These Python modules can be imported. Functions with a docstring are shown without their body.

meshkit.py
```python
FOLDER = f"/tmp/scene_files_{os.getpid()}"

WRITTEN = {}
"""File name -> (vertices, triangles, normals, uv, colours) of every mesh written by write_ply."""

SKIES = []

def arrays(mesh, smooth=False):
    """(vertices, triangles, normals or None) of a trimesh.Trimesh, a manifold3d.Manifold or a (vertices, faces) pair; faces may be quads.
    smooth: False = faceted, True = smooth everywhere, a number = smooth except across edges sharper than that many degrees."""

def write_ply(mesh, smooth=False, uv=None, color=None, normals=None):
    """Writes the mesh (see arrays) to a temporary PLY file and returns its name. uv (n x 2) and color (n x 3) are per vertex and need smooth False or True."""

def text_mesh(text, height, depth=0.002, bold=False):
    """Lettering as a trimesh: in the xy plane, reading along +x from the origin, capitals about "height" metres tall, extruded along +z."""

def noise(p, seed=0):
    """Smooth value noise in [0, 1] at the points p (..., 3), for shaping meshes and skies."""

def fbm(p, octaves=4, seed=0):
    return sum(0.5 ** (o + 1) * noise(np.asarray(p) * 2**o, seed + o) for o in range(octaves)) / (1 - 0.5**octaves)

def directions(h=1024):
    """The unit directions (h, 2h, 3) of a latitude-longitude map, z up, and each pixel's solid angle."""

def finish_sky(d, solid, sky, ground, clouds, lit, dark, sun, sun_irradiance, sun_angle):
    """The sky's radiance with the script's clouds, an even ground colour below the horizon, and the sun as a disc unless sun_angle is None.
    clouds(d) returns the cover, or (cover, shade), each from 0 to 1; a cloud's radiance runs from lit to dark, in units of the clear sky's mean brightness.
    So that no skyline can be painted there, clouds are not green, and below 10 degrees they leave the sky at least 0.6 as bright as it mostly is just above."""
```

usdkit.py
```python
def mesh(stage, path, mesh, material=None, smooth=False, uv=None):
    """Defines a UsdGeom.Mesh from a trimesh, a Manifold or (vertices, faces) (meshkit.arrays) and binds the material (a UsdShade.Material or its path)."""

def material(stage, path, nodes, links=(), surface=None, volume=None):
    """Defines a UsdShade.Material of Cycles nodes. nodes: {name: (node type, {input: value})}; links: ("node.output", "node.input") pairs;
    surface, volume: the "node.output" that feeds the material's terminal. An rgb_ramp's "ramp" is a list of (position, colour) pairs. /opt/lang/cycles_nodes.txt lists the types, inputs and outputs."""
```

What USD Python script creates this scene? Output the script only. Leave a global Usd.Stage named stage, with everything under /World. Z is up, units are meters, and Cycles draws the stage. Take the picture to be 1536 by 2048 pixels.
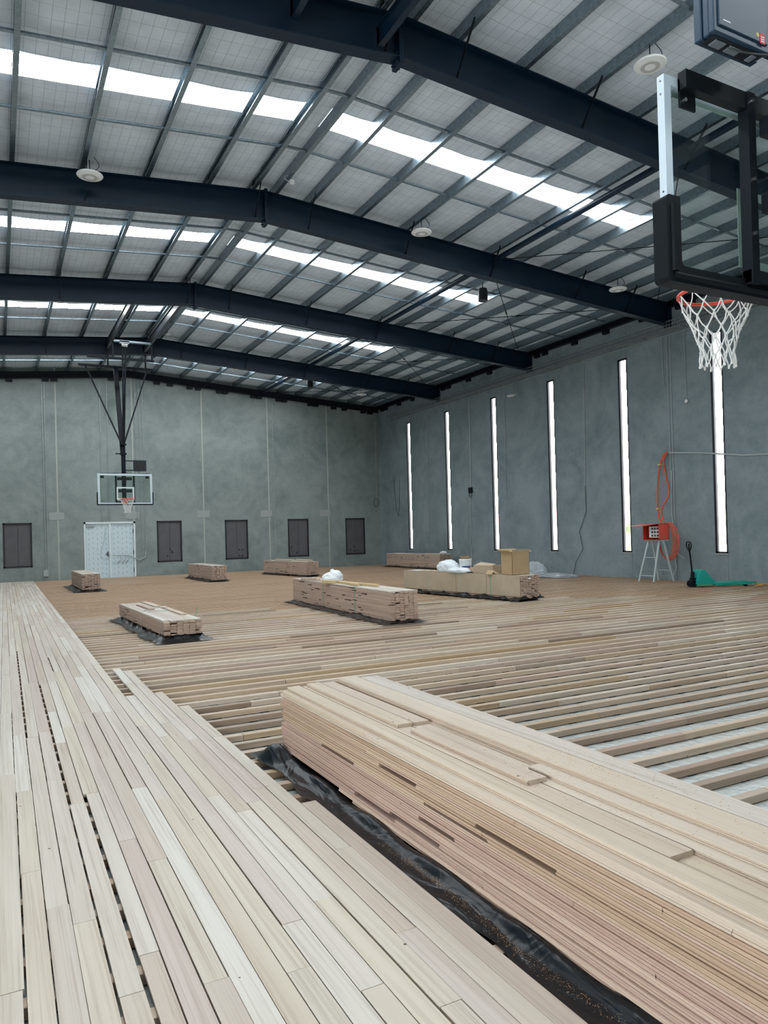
import math, random
import numpy as np, trimesh, usdkit, meshkit
from shapely.geometry import Polygon, box as sbox
from shapely.ops import unary_union
from pxr import Usd, UsdGeom, UsdLux, UsdShade, Gf, Sdf

stage = Usd.Stage.CreateInMemory()
UsdGeom.SetStageUpAxis(stage, 'Z'); UsdGeom.SetStageMetersPerUnit(stage, 1.0)
UsdGeom.Xform.Define(stage, '/World'); UsdGeom.Scope.Define(stage, '/World/Looks')
rng = random.Random(7); PI = math.pi

# ------------------------------------------------------------------ camera, sky, exposure
EXPOSURE = 0.12
SKYLIGHT = 19.0
SKY = 2.6
cam = UsdGeom.Camera.Define(stage, '/World/camera')
yaw, pitch, roll = .4849, .0068, -.0267
_f = np.array([math.sin(yaw)*math.cos(pitch), math.cos(yaw)*math.cos(pitch), math.sin(pitch)])
_r0 = np.array([math.cos(yaw), -math.sin(yaw), 0.0]); _u0 = np.cross(_r0, _f)
_r = math.cos(roll)*_r0 + math.sin(roll)*_u0; _u = -math.sin(roll)*_r0 + math.cos(roll)*_u0
cam.AddTransformOp().Set(Gf.Matrix4d(*_r, 0, *_u, 0, *(-_f), 0, 0, 0, 1.60, 1))
cam.CreateHorizontalApertureAttr(36.0); cam.CreateVerticalApertureAttr(48.0)
cam.CreateFocalLengthAttr(36.0*1471.8/1536)
cam.CreateVerticalApertureOffsetAttr(36.0*34.4/1536)
cam.CreateClippingRangeAttr(Gf.Vec2f(0.05, 500)); cam.CreateExposureAttr(EXPOSURE)
dome = UsdLux.DomeLight.Define(stage, '/World/sky'); dome.CreateIntensityAttr(SKY); dome.CreateColorAttr(Gf.Vec3f(.93, .97, 1.0))

# ------------------------------------------------------------------ helpers
used = {}
def path_for(name, parent='/World'):
    k = (parent, name); n = used.get(k, 0); used[k] = n+1
    return f'{parent}/{name}' + (f'_{n:03d}' if n else '')
def setd(p, **kw):
    for k, v in kw.items():
        if v is not None: p.SetCustomDataByKey(k, v)
def X_(name, loc=(0,0,0), rz=0, **kw):
    x = UsdGeom.Xform.Define(stage, path_for(name)); x.AddTranslateOp().Set(Gf.Vec3d(*loc))
    if rz: x.AddRotateZOp().Set(math.degrees(rz))
    setd(x.GetPrim(), **kw); return x
class T:
    "a thing: an Xform at its base; parts are given in world (or, when rotated, local) coordinates"
    def __init__(s, name, label=None, category=None, loc=(0,0,0), rz=0, group=None, kind=None, local=None):
        s.x = X_(name, loc, rz, label=label, category=category, group=group, kind=kind); s.p = str(s.x.GetPath())
        s.off = np.zeros(3) if (local or rz) else np.array(loc, float)
    def part(s, name, m, mat, smooth=False, under=None, **kw):
        m = mesh_of(m); 
        m = (np.asarray(m[0])-s.off, m[1])
        p = path_for(name, under or s.p); o = usdkit.mesh(stage, p, m, M[mat], smooth); setd(o.GetPrim(), **kw); return p
def mesh_of(m):
    if isinstance(m, B): return m.get()
    if isinstance(m, trimesh.Trimesh): return (np.array(m.vertices), np.array(m.faces))
    if isinstance(m, (list,)): m = trimesh.util.concatenate([trimesh.Trimesh(*mesh_of(q), process=False) for q in m]); return (np.array(m.vertices), np.array(m.faces))
    return m
def obj(name, m, mat, smooth=False, **kw):
    o = usdkit.mesh(stage, path_for(name), mesh_of(m), M[mat], smooth); setd(o.GetPrim(), **kw); return o
CUBE_F = np.array([[0,2,1],[0,3,2],[4,5,6],[4,6,7],[0,1,5],[0,5,4],[1,2,6],[1,6,5],[2,3,7],[2,7,6],[3,0,4],[3,4,7]])
class B:
    "collects faces into one mesh"
    def __init__(s): s.v, s.f, s.n = [], [], 0
    def add(s, v, f):
        v = np.asarray(v, float); s.v.append(v); s.f.append(np.asarray(f, int)+s.n); s.n += len(v); return s
    def box(s, x0, x1, y0, y1, z0, z1):
        return s.add([[x0,y0,z0],[x1,y0,z0],[x1,y1,z0],[x0,y1,z0],[x0,y0,z1],[x1,y0,z1],[x1,y1,z1],[x0,y1,z1]], CUBE_F)
    def mesh(s, m): return s.add(*mesh_of(m))
    def tube(s, pts, r, n=8, cap=True): return s.add(*tube(pts, r, n, cap))
    def bar(s, a, b, w, h, up=(0,0,1)):
        a, b = np.array(a,float), np.array(b,float); d = (b-a)/np.linalg.norm(b-a); up = np.array(up,float)
        if abs(d@up) > .99: up = np.array([0,1.,0])
        r = np.cross(d, up); r /= np.linalg.norm(r); u = np.cross(r, d)
        c = [p+sx*r*w/2+sz*u*h/2 for p in (a,b) for sx,sz in ((-1,-1),(1,-1),(1,1),(-1,1))]
        return s.add(c, [[0,2,1],[0,3,2],[4,5,6],[4,6,7],[0,1,5],[0,5,4],[1,2,6],[1,6,5],[2,3,7],[2,7,6],[3,0,4],[3,4,7]])
    def get(s): return (np.vstack(s.v), np.vstack(s.f))
def tube(pts, r, n=8, cap=True):
    P = np.array(pts, float); k = len(P); R = np.full(k, r) if np.ndim(r)==0 else np.array(r,float)
    d = np.gradient(P, axis=0); d /= np.linalg.norm(d,axis=1)[:,None]+1e-12
    a = np.array([0,0,1.]) if abs(d[0][2])<.9 else np.array([1.,0,0])
    V=[]
    for i in range(k):
        a = a-(a@d[i])*d[i]; a/=np.linalg.norm(a)+1e-12; b=np.cross(d[i],a)
        for j in range(n):
            t=2*PI*j/n; V.append(P[i]+R[i]*(math.cos(t)*a+math.sin(t)*b))
    F=[]
    for i in range(k-1):
        for j in range(n):
            q=(j+1)%n; F+=[[i*n+j,i*n+q,(i+1)*n+q],[i*n+j,(i+1)*n+q,(i+1)*n+j]]
    if cap:
        V+=[P[0],P[-1]]
        for j in range(n):
            q=(j+1)%n; F+=[[k*n,q,j],[k*n+1,(k-1)*n+j,(k-1)*n+q]]
    return np.array(V), np.array(F)
def spline(pts, n=8):
    P=np.array(pts,float); Q=np.vstack([2*P[0]-P[1],P,2*P[-1]-P[-2]]); out=[]
    for i in range(1,len(Q)-2):
        for t in np.linspace(0,1,n,endpoint=False):
            a,b,c,d=Q[i-1],Q[i],Q[i+1],Q[i+2]
            out.append(.5*((2*b)+(-a+c)*t+(2*a-5*b+4*c-d)*t*t+(-a+3*b-3*c+d)*t**3))
    out.append(P[-1]); return np.array(out)
def extr(poly, axis, a, b):
    """section polygon (list of 2d) extruded along axis. axis 'y': pts=(x,z); 'x': pts=(y,z); 'z': pts=(x,y). a,b: numbers, or 2d offsets with the number last"""
    P=np.array(poly,float); n=len(P)
    pg=Polygon(P)
    if pg.exterior.is_ccw is False: P=P[::-1]
    v2,f2=trimesh.creation.triangulate_polygon(Polygon(P),engine='earcut') if n>4 else (P,np.array([[0,1,2],[0,2,3]])[:n-2])
    if len(v2)!=n: f2=np.array([[0,i,i+1] for i in range(1,n-1)]); v2=P
    def put(q,t):
        q=np.asarray(q); c=np.full(len(q),t)
        return {'y':np.stack([q[:,0],c,q[:,1]],1),'x':np.stack([c,q[:,0],q[:,1]],1),'z':np.stack([q[:,0],q[:,1],c],1)}[axis]
    V=np.vstack([put(v2,a),put(v2,b),put(P,a),put(P,b)]); F=[]
    fl = axis=='y'
    for t in f2: 
        F.append([t[0],t[2],t[1]]); F.append([n+t[0],n+t[1],n+t[2]])
    for i in range(n):
        j=(i+1)%n; F+=[[2*n+i,2*n+j,3*n+j],[2*n+i,3*n+j,3*n+i]]
    F=np.array(F)
    if fl: F=F[:,::-1]
    return V,F
def ext2(poly, axis, a, b):
    "shapely polygon with holes, extruded"
    m=trimesh.creation.extrude_polygon(poly,b-a,engine='earcut'); V=np.array(m.vertices); F=np.array(m.faces); V[:,2]+=a
    if axis=='x': V=V[:,[2,0,1]]
    if axis=='y': V=V[:,[0,2,1]]; F=F[:,::-1]
    return V,F
def plank(x0,x1,y0,y1,z0,z1,axis='y',c=.0015,dx=0.0):
    "board with eased top edges; dx: sideways shift of its far end"
    if axis=='y': pl=[(x0,z0),(x1,z0),(x1,z1-c),(x1-c,z1),(x0+c,z1),(x0,z1-c)]; V,F=extr(pl,'y',y0,y1); V[:,0]+=dx*(V[:,1]-y0)/(y1-y0)
    else: pl=[(y0,z0),(y1,z0),(y1,z1-c),(y1-c,z1),(y0+c,z1),(y0,z1-c)]; V,F=extr(pl,'x',x0,x1); V[:,1]+=dx*(V[:,0]-x0)/(x1-x0)
    return V,F
def tg(x0,x1,y0,y1,z0,z1):
    "tongue and groove board along y: groove left, tongue right"
    h=z1-z0; a,b=z0+.35*h,z0+.62*h
    pl=[(x0+.002,z0),(x1-.003,z0),(x1-.003,a),(x1,a),(x1,b),(x1-.003,b),(x1-.003,z1-.001),(x1-.004,z1),(x0+.0015,z1),(x0,z1-.0015),(x0,b),(x0+.0035,b),(x0+.0035,a),(x0,a),(x0,z0+.002)]
    return extr(pl,'y',y0,y1)
def tl(x0,x1,y0,y1,z0,z1):
    "tongue and groove board along y: tongue left with sloping shoulders"
    h=z1-z0; a,b=z0+.30*h,z0+.62*h
    pl=[(x0+.0065,z0),(x1,z0),(x1,z1-.001),(x1-.001,z1),(x0+.006,z1),(x0+.0045,z1-.0015),(x0+.0045,b+.001),(x0,b),(x0,a),(x0+.0045,a-.001),(x0+.0045,z0+.002)]
    return extr(pl,'y',y0,y1)
def lathe(prof, c, n=24):
    P=np.array(prof,float); k=len(P); V=[];F=[]
    for r,z in P:
        for j in range(n): t=2*PI*j/n; V.append([c[0]+r*math.cos(t),c[1]+r*math.sin(t),c[2]+z])
    for i in range(k-1):
        for j in range(n):
            q=(j+1)%n; F+=[[i*n+j,i*n+q,(i+1)*n+q],[i*n+j,(i+1)*n+q,(i+1)*n+j]]
    return np.array(V),np.array(F)
def rbox(x0,x1,y0,y1,z0,z1,r=.01):
    "box with rounded vertical and horizontal edges (hull of eight small spheres)"
    s=trimesh.creation.icosphere(1,r); pts=[]
    for x in (x0+r,x1-r):
        for y in (y0+r,y1-r):
            for z in (z0+r,z1-r): pts.append(s.vertices+[x,y,z])
    m=trimesh.convex.convex_hull(np.vstack(pts)); return np.array(m.vertices),np.array(m.faces)
def rotz(m,a,c=(0,0)):
    V,F=mesh_of(m); V=V.copy(); ca,sa=math.cos(a),math.sin(a); x=V[:,0]-c[0]; y=V[:,1]-c[1]
    V[:,0]=c[0]+ca*x-sa*y; V[:,1]=c[1]+sa*x+ca*y; return V,F
def grid(nx,ny,fn):
    u=np.linspace(0,1,nx+1); v=np.linspace(0,1,ny+1); U,W=np.meshgrid(u,v,indexing='ij'); P=fn(U,W).reshape(-1,3); F=[]
    i,j=np.meshgrid(np.arange(nx),np.arange(ny),indexing='ij'); a=(i*(ny+1)+j).ravel(); b=a+ny+1
    F=np.vstack([np.stack([a,b,b+1],1),np.stack([a,b+1,a+1],1)]); return P,F

# ------------------------------------------------------------------ materials
M={}
def mat(name, nodes, links, surface='p.BSDF'):
    M[name]=usdkit.material(stage, f'/World/Looks/{name}', nodes, links, surface=surface)
def plain(name, col, rough=.5, metal=0, spec=.5, **kw):
    mat(name, {'p':('principled_bsdf',dict(base_color=col,roughness=rough,metallic=metal,specular_ior_level=spec,**kw))}, [])
def mottled(name, c1, c2, scale=3, rough=.6, metal=0, bump=0, bscale=60, spec=.5, **kw):
    n={'tc':('texture_coordinate',{}),'n':('noise_texture',dict(scale=scale,detail=5,roughness=.6)),'r':('rgb_ramp',dict(ramp=[(.3,c1),(.7,c2)])),
       'p':('principled_bsdf',dict(roughness=rough,metallic=metal,specular_ior_level=spec,**kw))}
    l=[('tc.object','n.vector'),('n.fac','r.fac'),('r.color','p.base_color')]
    if bump:
        n['bn']=('noise_texture',dict(scale=bscale,detail=3)); n['b']=('bump',dict(strength=min(bump,1.0),distance=.01*max(1,bump))); l+=[('tc.object','bn.vector'),('bn.fac','b.height'),('b.normal','p.coat_normal' if 'coat_weight' in kw else 'p.normal')]
    mat(name,n,l)
def wood(name, palette, axis='y', rough=.62, grain=.16, gs=1.0, spec=.35):
    sc={'y':(36*gs,.5*gs,36*gs),'x':(.5*gs,36*gs,36*gs)}[axis]; s2=tuple(q*.12 if q>5 else q*.5 for q in sc)
    g=grain
    n={'tc':('texture_coordinate',{}),'m':('mapping',dict(scale=sc)),'m2':('mapping',dict(scale=s2)),'oi':('object_info',{}),'ge':('geometry',{}),
       'k':('math',dict(math_type='multiply',value2=9.7)),'a':('math',dict(math_type='add')),'fr':('math',dict(math_type='fraction')),
       'w':('math',dict(math_type='multiply',value2=40.0)),
       'n':('noise_texture',dict(dimensions='4D',scale=1.0,detail=5,roughness=.65,distortion=.6)),
       'n2':('noise_texture',dict(dimensions='4D',scale=1.0,detail=2,roughness=.5,distortion=.5)),
       'pal':('rgb_ramp',dict(ramp=palette)),
       'gr':('rgb_ramp',dict(ramp=[(.28,(1-2.2*g,1-2.5*g,1-2.8*g)),(.5,(1-.4*g,1-.45*g,1-.5*g)),(.72,(1,1,1))])),
       'gr2':('rgb_ramp',dict(ramp=[(.3,(1-.7*g,1-.9*g,1-1.1*g)),(.65,(1,1,1))])),
       'mu':('mix',dict(mix_type='multiply',fac=1.0)),'mu2':('mix',dict(mix_type='multiply',fac=1.0)),
       'vo':('voronoi_texture',dict(scale=4.5)),'vl':('math',dict(math_type='less_than',value2=.030)),'kn':('mix',dict(mix_type='mix',color2=(.10,.06,.035))),
       'b':('bump',dict(strength=.25,distance=.002)),'p':('principled_bsdf',dict(roughness=rough,specular_ior_level=spec))}
    l=[('tc.object','m.vector'),('tc.object','m2.vector'),('oi.random','k.value1'),('k.value','a.value1'),('ge.random_per_island','a.value2'),('a.value','fr.value1'),
       ('fr.value','w.value1'),('m.vector','n.vector'),('w.value','n.w'),('m2.vector','n2.vector'),('w.value','n2.w'),('fr.value','pal.fac'),
       ('n.fac','gr.fac'),('n2.fac','gr2.fac'),('pal.color','mu.color1'),('gr.color','mu.color2'),('mu.color','mu2.color1'),('gr2.color','mu2.color2'),
       ('tc.object','vo.vector'),('vo.distance','vl.value1'),('vl.value','kn.fac'),('mu2.color','kn.color1'),('kn.color','p.base_color'),('n.fac','b.height'),('b.normal','p.normal')]
    mat(name,n,l)
wood('floor_timber',[(0,(.585,.53,.455)),(.2,(.65,.62,.565)),(.42,(.54,.465,.405)),(.55,(.61,.55,.455)),(.75,(.585,.53,.475)),(.9,(.53,.435,.395)),(1,(.655,.625,.56))],'y',grain=.15,gs=1.5)
wood('stack_timber',[(0,(0.497,0.362,0.300)),(.25,(0.561,0.430,0.351)),(.45,(0.443,0.314,0.264)),(.7,(0.528,0.388,0.325)),(.85,(0.485,0.351,0.290)),(1,(0.582,0.461,0.371))],'y',grain=.16,gs=1.3)
wood('pack_timber',[(0,(0.537,0.391,0.315)),(.25,(0.606,0.464,0.369)),(.45,(0.478,0.339,0.277)),(.7,(0.570,0.419,0.341)),(.85,(0.524,0.379,0.304)),(1,(0.629,0.498,0.390))],'y',grain=.16,gs=1.3)
wood('mid_timber',[(0,(0.484,0.359,0.262)),(.3,(0.542,0.416,0.311)),(.5,(0.436,0.317,0.233)),(.75,(0.511,0.384,0.287)),(1,(0.564,0.447,0.337))],'y',grain=.17,gs=1.2)
wood('top_timber',[(0,(0.565,0.469,0.366)),(.4,(0.605,0.520,0.418)),(.7,(0.555,0.455,0.370)),(1,(0.605,0.530,0.442))],'y',grain=.14)
wood('batten_timber',[(0,(0.497,0.370,0.272)),(.2,(0.614,0.504,0.396)),(.36,(0.542,0.420,0.311)),(.42,(0.487,0.344,0.194)),(.5,(0.596,0.487,0.404)),(.66,(0.452,0.328,0.249)),(.72,(.30,.215,.15)),(.85,(0.650,0.554,0.459)),(1,(0.542,0.403,0.318))],'x',rough=.42,spec=.55,grain=.16)
wood('batten_far',[(0,(0.469,0.315,0.198)),(.2,(0.612,0.441,0.289)),(.4,(0.530,0.351,0.190)),(.55,(0.581,0.423,0.296)),(.7,(0.439,0.279,0.175)),(.85,(0.632,0.468,0.319)),(1,(0.510,0.333,0.213))],'x',rough=.42,spec=.55,grain=.18)
def concrete(name, c1, c2, ax):
    # ax: coordinates mapped so that the wall's plane is (u, height); trowel arcs come from a distorted ring wave
    n={'tc':('texture_coordinate',{}),'n':('noise_texture',dict(scale=.55,detail=7,roughness=.62,distortion=.4)),
       'n2':('noise_texture',dict(scale=9,detail=5,roughness=.7)),'v':('voronoi_texture',dict(scale=.42,feature='f1',randomness=.8)),
       'vm':('math',dict(math_type='multiply',value2=34.0)),'sn':('math',dict(math_type='sine')),
       'n3':('noise_texture',dict(scale=.9,detail=3)),
       'arc':('math',dict(math_type='multiply')),'ar2':('math',dict(math_type='multiply',value2=.055)),
       's1':('math',dict(math_type='add')),'s2':('math',dict(math_type='multiply_add',value2=.35)),
       'r':('rgb_ramp',dict(ramp=[(.46,c1),(.62,tuple((a+b)/2 for a,b in zip(c1,c2))),(.80,c2)])),
       'b':('bump',dict(strength=.2,distance=.004)),'p':('principled_bsdf',dict(roughness=.75,specular_ior_level=.3))}
    l=[('tc.object','n.vector'),('tc.object','n2.vector'),('tc.object','v.vector'),('tc.object','n3.vector'),('v.distance','vm.value1'),('vm.value','sn.value1'),
       ('sn.value','arc.value1'),('n3.fac','arc.value2'),('arc.value','ar2.value1'),('n2.fac','s2.value1'),('n.fac','s2.value3'),('s2.value','s1.value1'),('ar2.value','s1.value2'),
       ('s1.value','r.fac'),('r.color','p.base_color'),('n2.fac','b.height'),('b.normal','p.normal')]
    mat(name,n,l)
concrete('concrete_back',(.165,.205,.195),(.285,.325,.31),'x')
concrete('concrete_right',(.145,.185,.20),(.25,.295,.31),'y')
plain('caulk',(.40,.42,.38),.7); plain('mortar_patch',(.34,.365,.355),.8); plain('joint_dark',(.16,.18,.18),.9)
mottled('slab_film',(.54,.58,.57),(.68,.71,.69),2.2,.3,bump=2.6,bscale=14,coat_weight=.8,coat_roughness=.05)
plain('slab',(.40,.42,.41),.8)
plain('navy_steel',(.0015,.012,.027),.45,spec=.27); plain('black_steel',(.004,.007,.011),.5,spec=.22); plain('flange_grey',(.03,.036,.045),.4)
mottled('galvanised',(.17,.225,.26),(.30,.36,.40),14,.32,metal=.9); plain('galv_pipe',(.42,.45,.45),.45,metal=.6)
n={'tc':('texture_coordinate',{}),'s':('separate_xyz',{}),'a':('math',dict(math_type='pingpong',value2=.085)),'c':('math',dict(math_type='less_than',value2=.0042)),
   'a2':('math',dict(math_type='pingpong',value2=.15)),'c2':('math',dict(math_type='less_than',value2=.0042)),'mx':('math',dict(math_type='maximum')),
   'n':('noise_texture',dict(scale=3.0,detail=4)),'r':('rgb_ramp',dict(ramp=[(.3,(.54,.585,.635)),(.7,(.65,.695,.745))])),
   'mi':('mix',dict(mix_type='mix',color2=(.36,.38,.40))),'bn':('noise_texture',dict(scale=7,detail=3)),'b':('bump',dict(strength=.35,distance=.02)),
   'p':('principled_bsdf',dict(roughness=.55,specular_ior_level=.5))}
mat('foil_blanket',n,[('tc.object','s.vector'),('s.x','a.value1'),('a.value','c.value1'),('s.y','a2.value1'),('a2.value','c2.value1'),('c.value','mx.value1'),('c2.value','mx.value2'),
   ('tc.object','n.vector'),('n.fac','r.fac'),('r.color','mi.color1'),('mx.value','mi.fac'),('mi.color','p.base_color'),('tc.object','bn.vector'),('bn.fac','b.height'),('b.normal','p.normal')])
mat('skylight_sheet',{'e':('emission',dict(color=(.90,.965,1.0),strength=SKYLIGHT))},[],'e.emission')
plain('roof_metal',(.3,.3,.3),.5,metal=.5)
mat('pane_glass',{'t':('transparent_bsdf',dict(color=(.97,.98,.98))),'g':('glossy_bsdf',dict(roughness=.02)),'f':('layer_weight',dict(blend=.5)),'pw':('math',dict(math_type='power',value2=4.0)),'ad':('math',dict(math_type='multiply_add',value2=.8,value3=.04)),'m':('mix_closure',{})},[('f.facing','pw.value1'),('pw.value','ad.value1'),('ad.value','m.fac'),('t.BSDF','m.closure1'),('g.BSDF','m.closure2')],'m.closure')
mat('board_glass',{'t':('transparent_bsdf',dict(color=(.90,.945,.94))),'g':('glossy_bsdf',dict(roughness=.02)),'f':('layer_weight',dict(blend=.5)),'pw':('math',dict(math_type='power',value2=4.0)),'ad':('math',dict(math_type='multiply_add',value2=.8,value3=.05)),'m':('mix_closure',{})},[('f.facing','pw.value1'),('pw.value','ad.value1'),('ad.value','m.fac'),('t.BSDF','m.closure1'),('g.BSDF','m.closure2')],'m.closure')
mat('clear_film',{'t':('transparent_bsdf',dict(color=(.92,.95,.96))),'g':('principled_bsdf',dict(base_color=(.75,.80,.83),roughness=.2)),'m':('mix_closure',dict(fac=.45))},[('t.BSDF','m.closure1'),('g.BSDF','m.closure2')],'m.closure')
plain('window_frame',(.022,.018,.024),.4); plain('jamb_white',(.62,.60,.60),.5); mottled('dark_board',(.085,.085,.09),(.11,.11,.115),2,.6)
plain('scuff',(.02,.02,.022),.8); plain('white_paint',(.72,.78,.80),.35); plain('door_white',(.62,.72,.75),.45); plain('door_mark',(.33,.41,.45),.6)
plain('board_white',(.62,.72,.80),.35,metal=.1); plain('stripe_pale',(.62,.72,.66),.5); plain('rubber_black',(.003,.006,.009),.6,spec=.18); plain('rim_orange',(.62,.055,.025),.4)
plain('net_white',(.72,.72,.70),.8); plain('chrome',(.7,.72,.74),.2,metal=1); plain('lamp_white',(.74,.74,.72),.4); plain('lamp_ring',(.42,.41,.38),.5)
plain('clock_body',(.018,.042,.075),.35); plain('clock_dark',(.008,.010,.014),.5); plain('label_red',(.6,.04,.03),.5); plain('label_white',(.75,.78,.8),.5); plain('label_yellow',(.55,.5,.15),.5)
plain('clock_parts',(.16,.18,.21),.4)
n={'tc':('texture_coordinate',{}),'m':('mapping',dict(scale=(1.0,.35,1.0))),'n':('noise_texture',dict(scale=7,detail=3,distortion=1.0)),'b':('bump',dict(strength=.6,distance=.03)),'p':('principled_bsdf',dict(base_color=(.004,.007,.010),roughness=.27,specular_ior_level=.32))}
mat('black_plastic',n,[('tc.object','m.vector'),('m.vector','n.vector'),('n.fac','b.height'),('b.normal','p.normal')])
mottled('cardboard',(.40,.315,.22),(.46,.365,.26),3,.8); plain('cardboard_inside',(.33,.24,.15),.85); mottled('carton',(.40,.28,.15),(.45,.32,.18),3,.8)
plain('strap_green',(.10,.42,.24),.5); plain('strap_grey',(.45,.50,.45),.5)
plain('bag_white',(.72,.76,.80),.35); plain('bucket_white',(.75,.78,.78),.35); plain('bucket_label',(.05,.06,.22),.5)
plain('box_red',(.60,.055,.03),.45); plain('box_red_inside',(.30,.03,.03),.6); plain('cable_orange',(.62,.10,.04),.5); plain('cable_grey',(.40,.43,.43),.6); plain('cable_dark',(.05,.055,.06),.6)
plain('ladder_alu',(.50,.56,.56),.4,metal=.4); plain('jack_teal',(.01,.33,.27),.4); plain('strap_orange',(.5,.27,.06),.6); plain('sawdust',(.46,.29,.15),.9); plain('pine',(.62,.47,.25),.6)
plain('packer',(.03,.03,.03),.7); plain('outdoor_ground',(.45,.44,.40),.9); plain('outdoor_green',(.42,.46,.30),.9); plain('house_wall',(.6,.55,.48),.8); plain('house_roof',(.42,.12,.09),.8)

# ------------------------------------------------------------------ geometry of the hall
XR, YB, XL, YF, XC = 18.2, 34.93, -7.3, -5.0, 5.45
def zb(x): return 8.66-(.0745*(x-XC) if x>=XC else .085*(XC-x))     # underside of the rafters
ZT, ZP = .64, .85                                                     # rafter top / roof blanket above that underside
FRAMES=[9.5,15.65,22.2,28.8]
PUR_R=[5.66,6.48,7.76,9.03,10.30,11.57,12.54,13.50,14.47,15.44,16.40,17.30,17.95]
PUR_L=[5.22,4.22,2.95,1.70,.45,-.8,-2.05,-3.3,-4.55,-5.8,-7.05]

# ---- floor: slab, film, packers, battens, boards
fl=T('floor',kind='structure',label='hall floor of timber battens over a film covered slab, part boarded with pale planks')
fl.part('slab',B().box(XL-.2,XR+.2,YF-.2,YB+.2,-.30,-.082),'slab')
def filmfn(U,W):
    x=XL+.02+U*(XR-XL-.04); y=YF+W*(YB-YF-.02); p=np.stack([x*1.7,y*1.7,0*x],-1)
    return np.stack([x,y,-.079+.007*meshkit.fbm(p,3,5)],-1)
fl.part('film_sheet',grid(150,230,filmfn),'slab_film',True,label='translucent crinkled plastic film over the slab')
BY=[3.172-.284*k for k in range(9,0,-1)]+[3.172,3.43,3.715,4.014,4.32,4.605,4.882,5.158,5.42,5.68,5.935]
while BY[-1]<YB-.35: BY.append(BY[-1]+.2865+rng.uniform(-.008,.008))
pieces=[]; pk=B()
for k,y in enumerate(BY):
    x=-3.2+rng.uniform(-1.5,0)
    while x<XR-.12:
        L=rng.choice([1.2,1.8,2.4,2.4,3.0,3.6,4.2])*rng.uniform(.9,1.05); x1=min(x+L,XR-.06)
        dy=rng.uniform(-.004,.004)
        if x1-x>.1: pieces.append((x,x1,y+dy,y+dy+.066,k))
        x=x1+rng.uniform(.001,.006)
    if y<18:
        q=-3+rng.uniform(0,.4)
        while q<XR-.2: pk.box(q,q+.075,y+.004,y+.06,-.078,-.064); q+=rng.uniform(.4,.52)
def seen(p): 
    xa=max(p[0],1.2); return p[1]>1.2 and p[2]>2.3 and p[1]-xa>.15
vis=[p for p in pieces if seen(p)]
vis.sort(key=lambda p:math.hypot(min(max(p[0],1.2+.4*p[2]),p[1]),p[2])-1.5*min(1.5,p[1]-p[0]))
one=set(id(p) for p in vis[:295]); rest=B()
for p in pieces:
    m=plank(p[0],p[1],p[2],p[3],-.066,-.0205+rng.uniform(-.0008,.0003),'x',.002)
    if id(p) in one: fl.part('batten',m,'batten_timber')
    else: rest.add(*m)
fl.part('distant_batten',rest,'batten_far',kind='stuff',label='distant rows of brown battens running to the far walls')
fl.part('packer',pk,'packer',kind='stuff',label='small dark packers under the battens')
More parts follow.
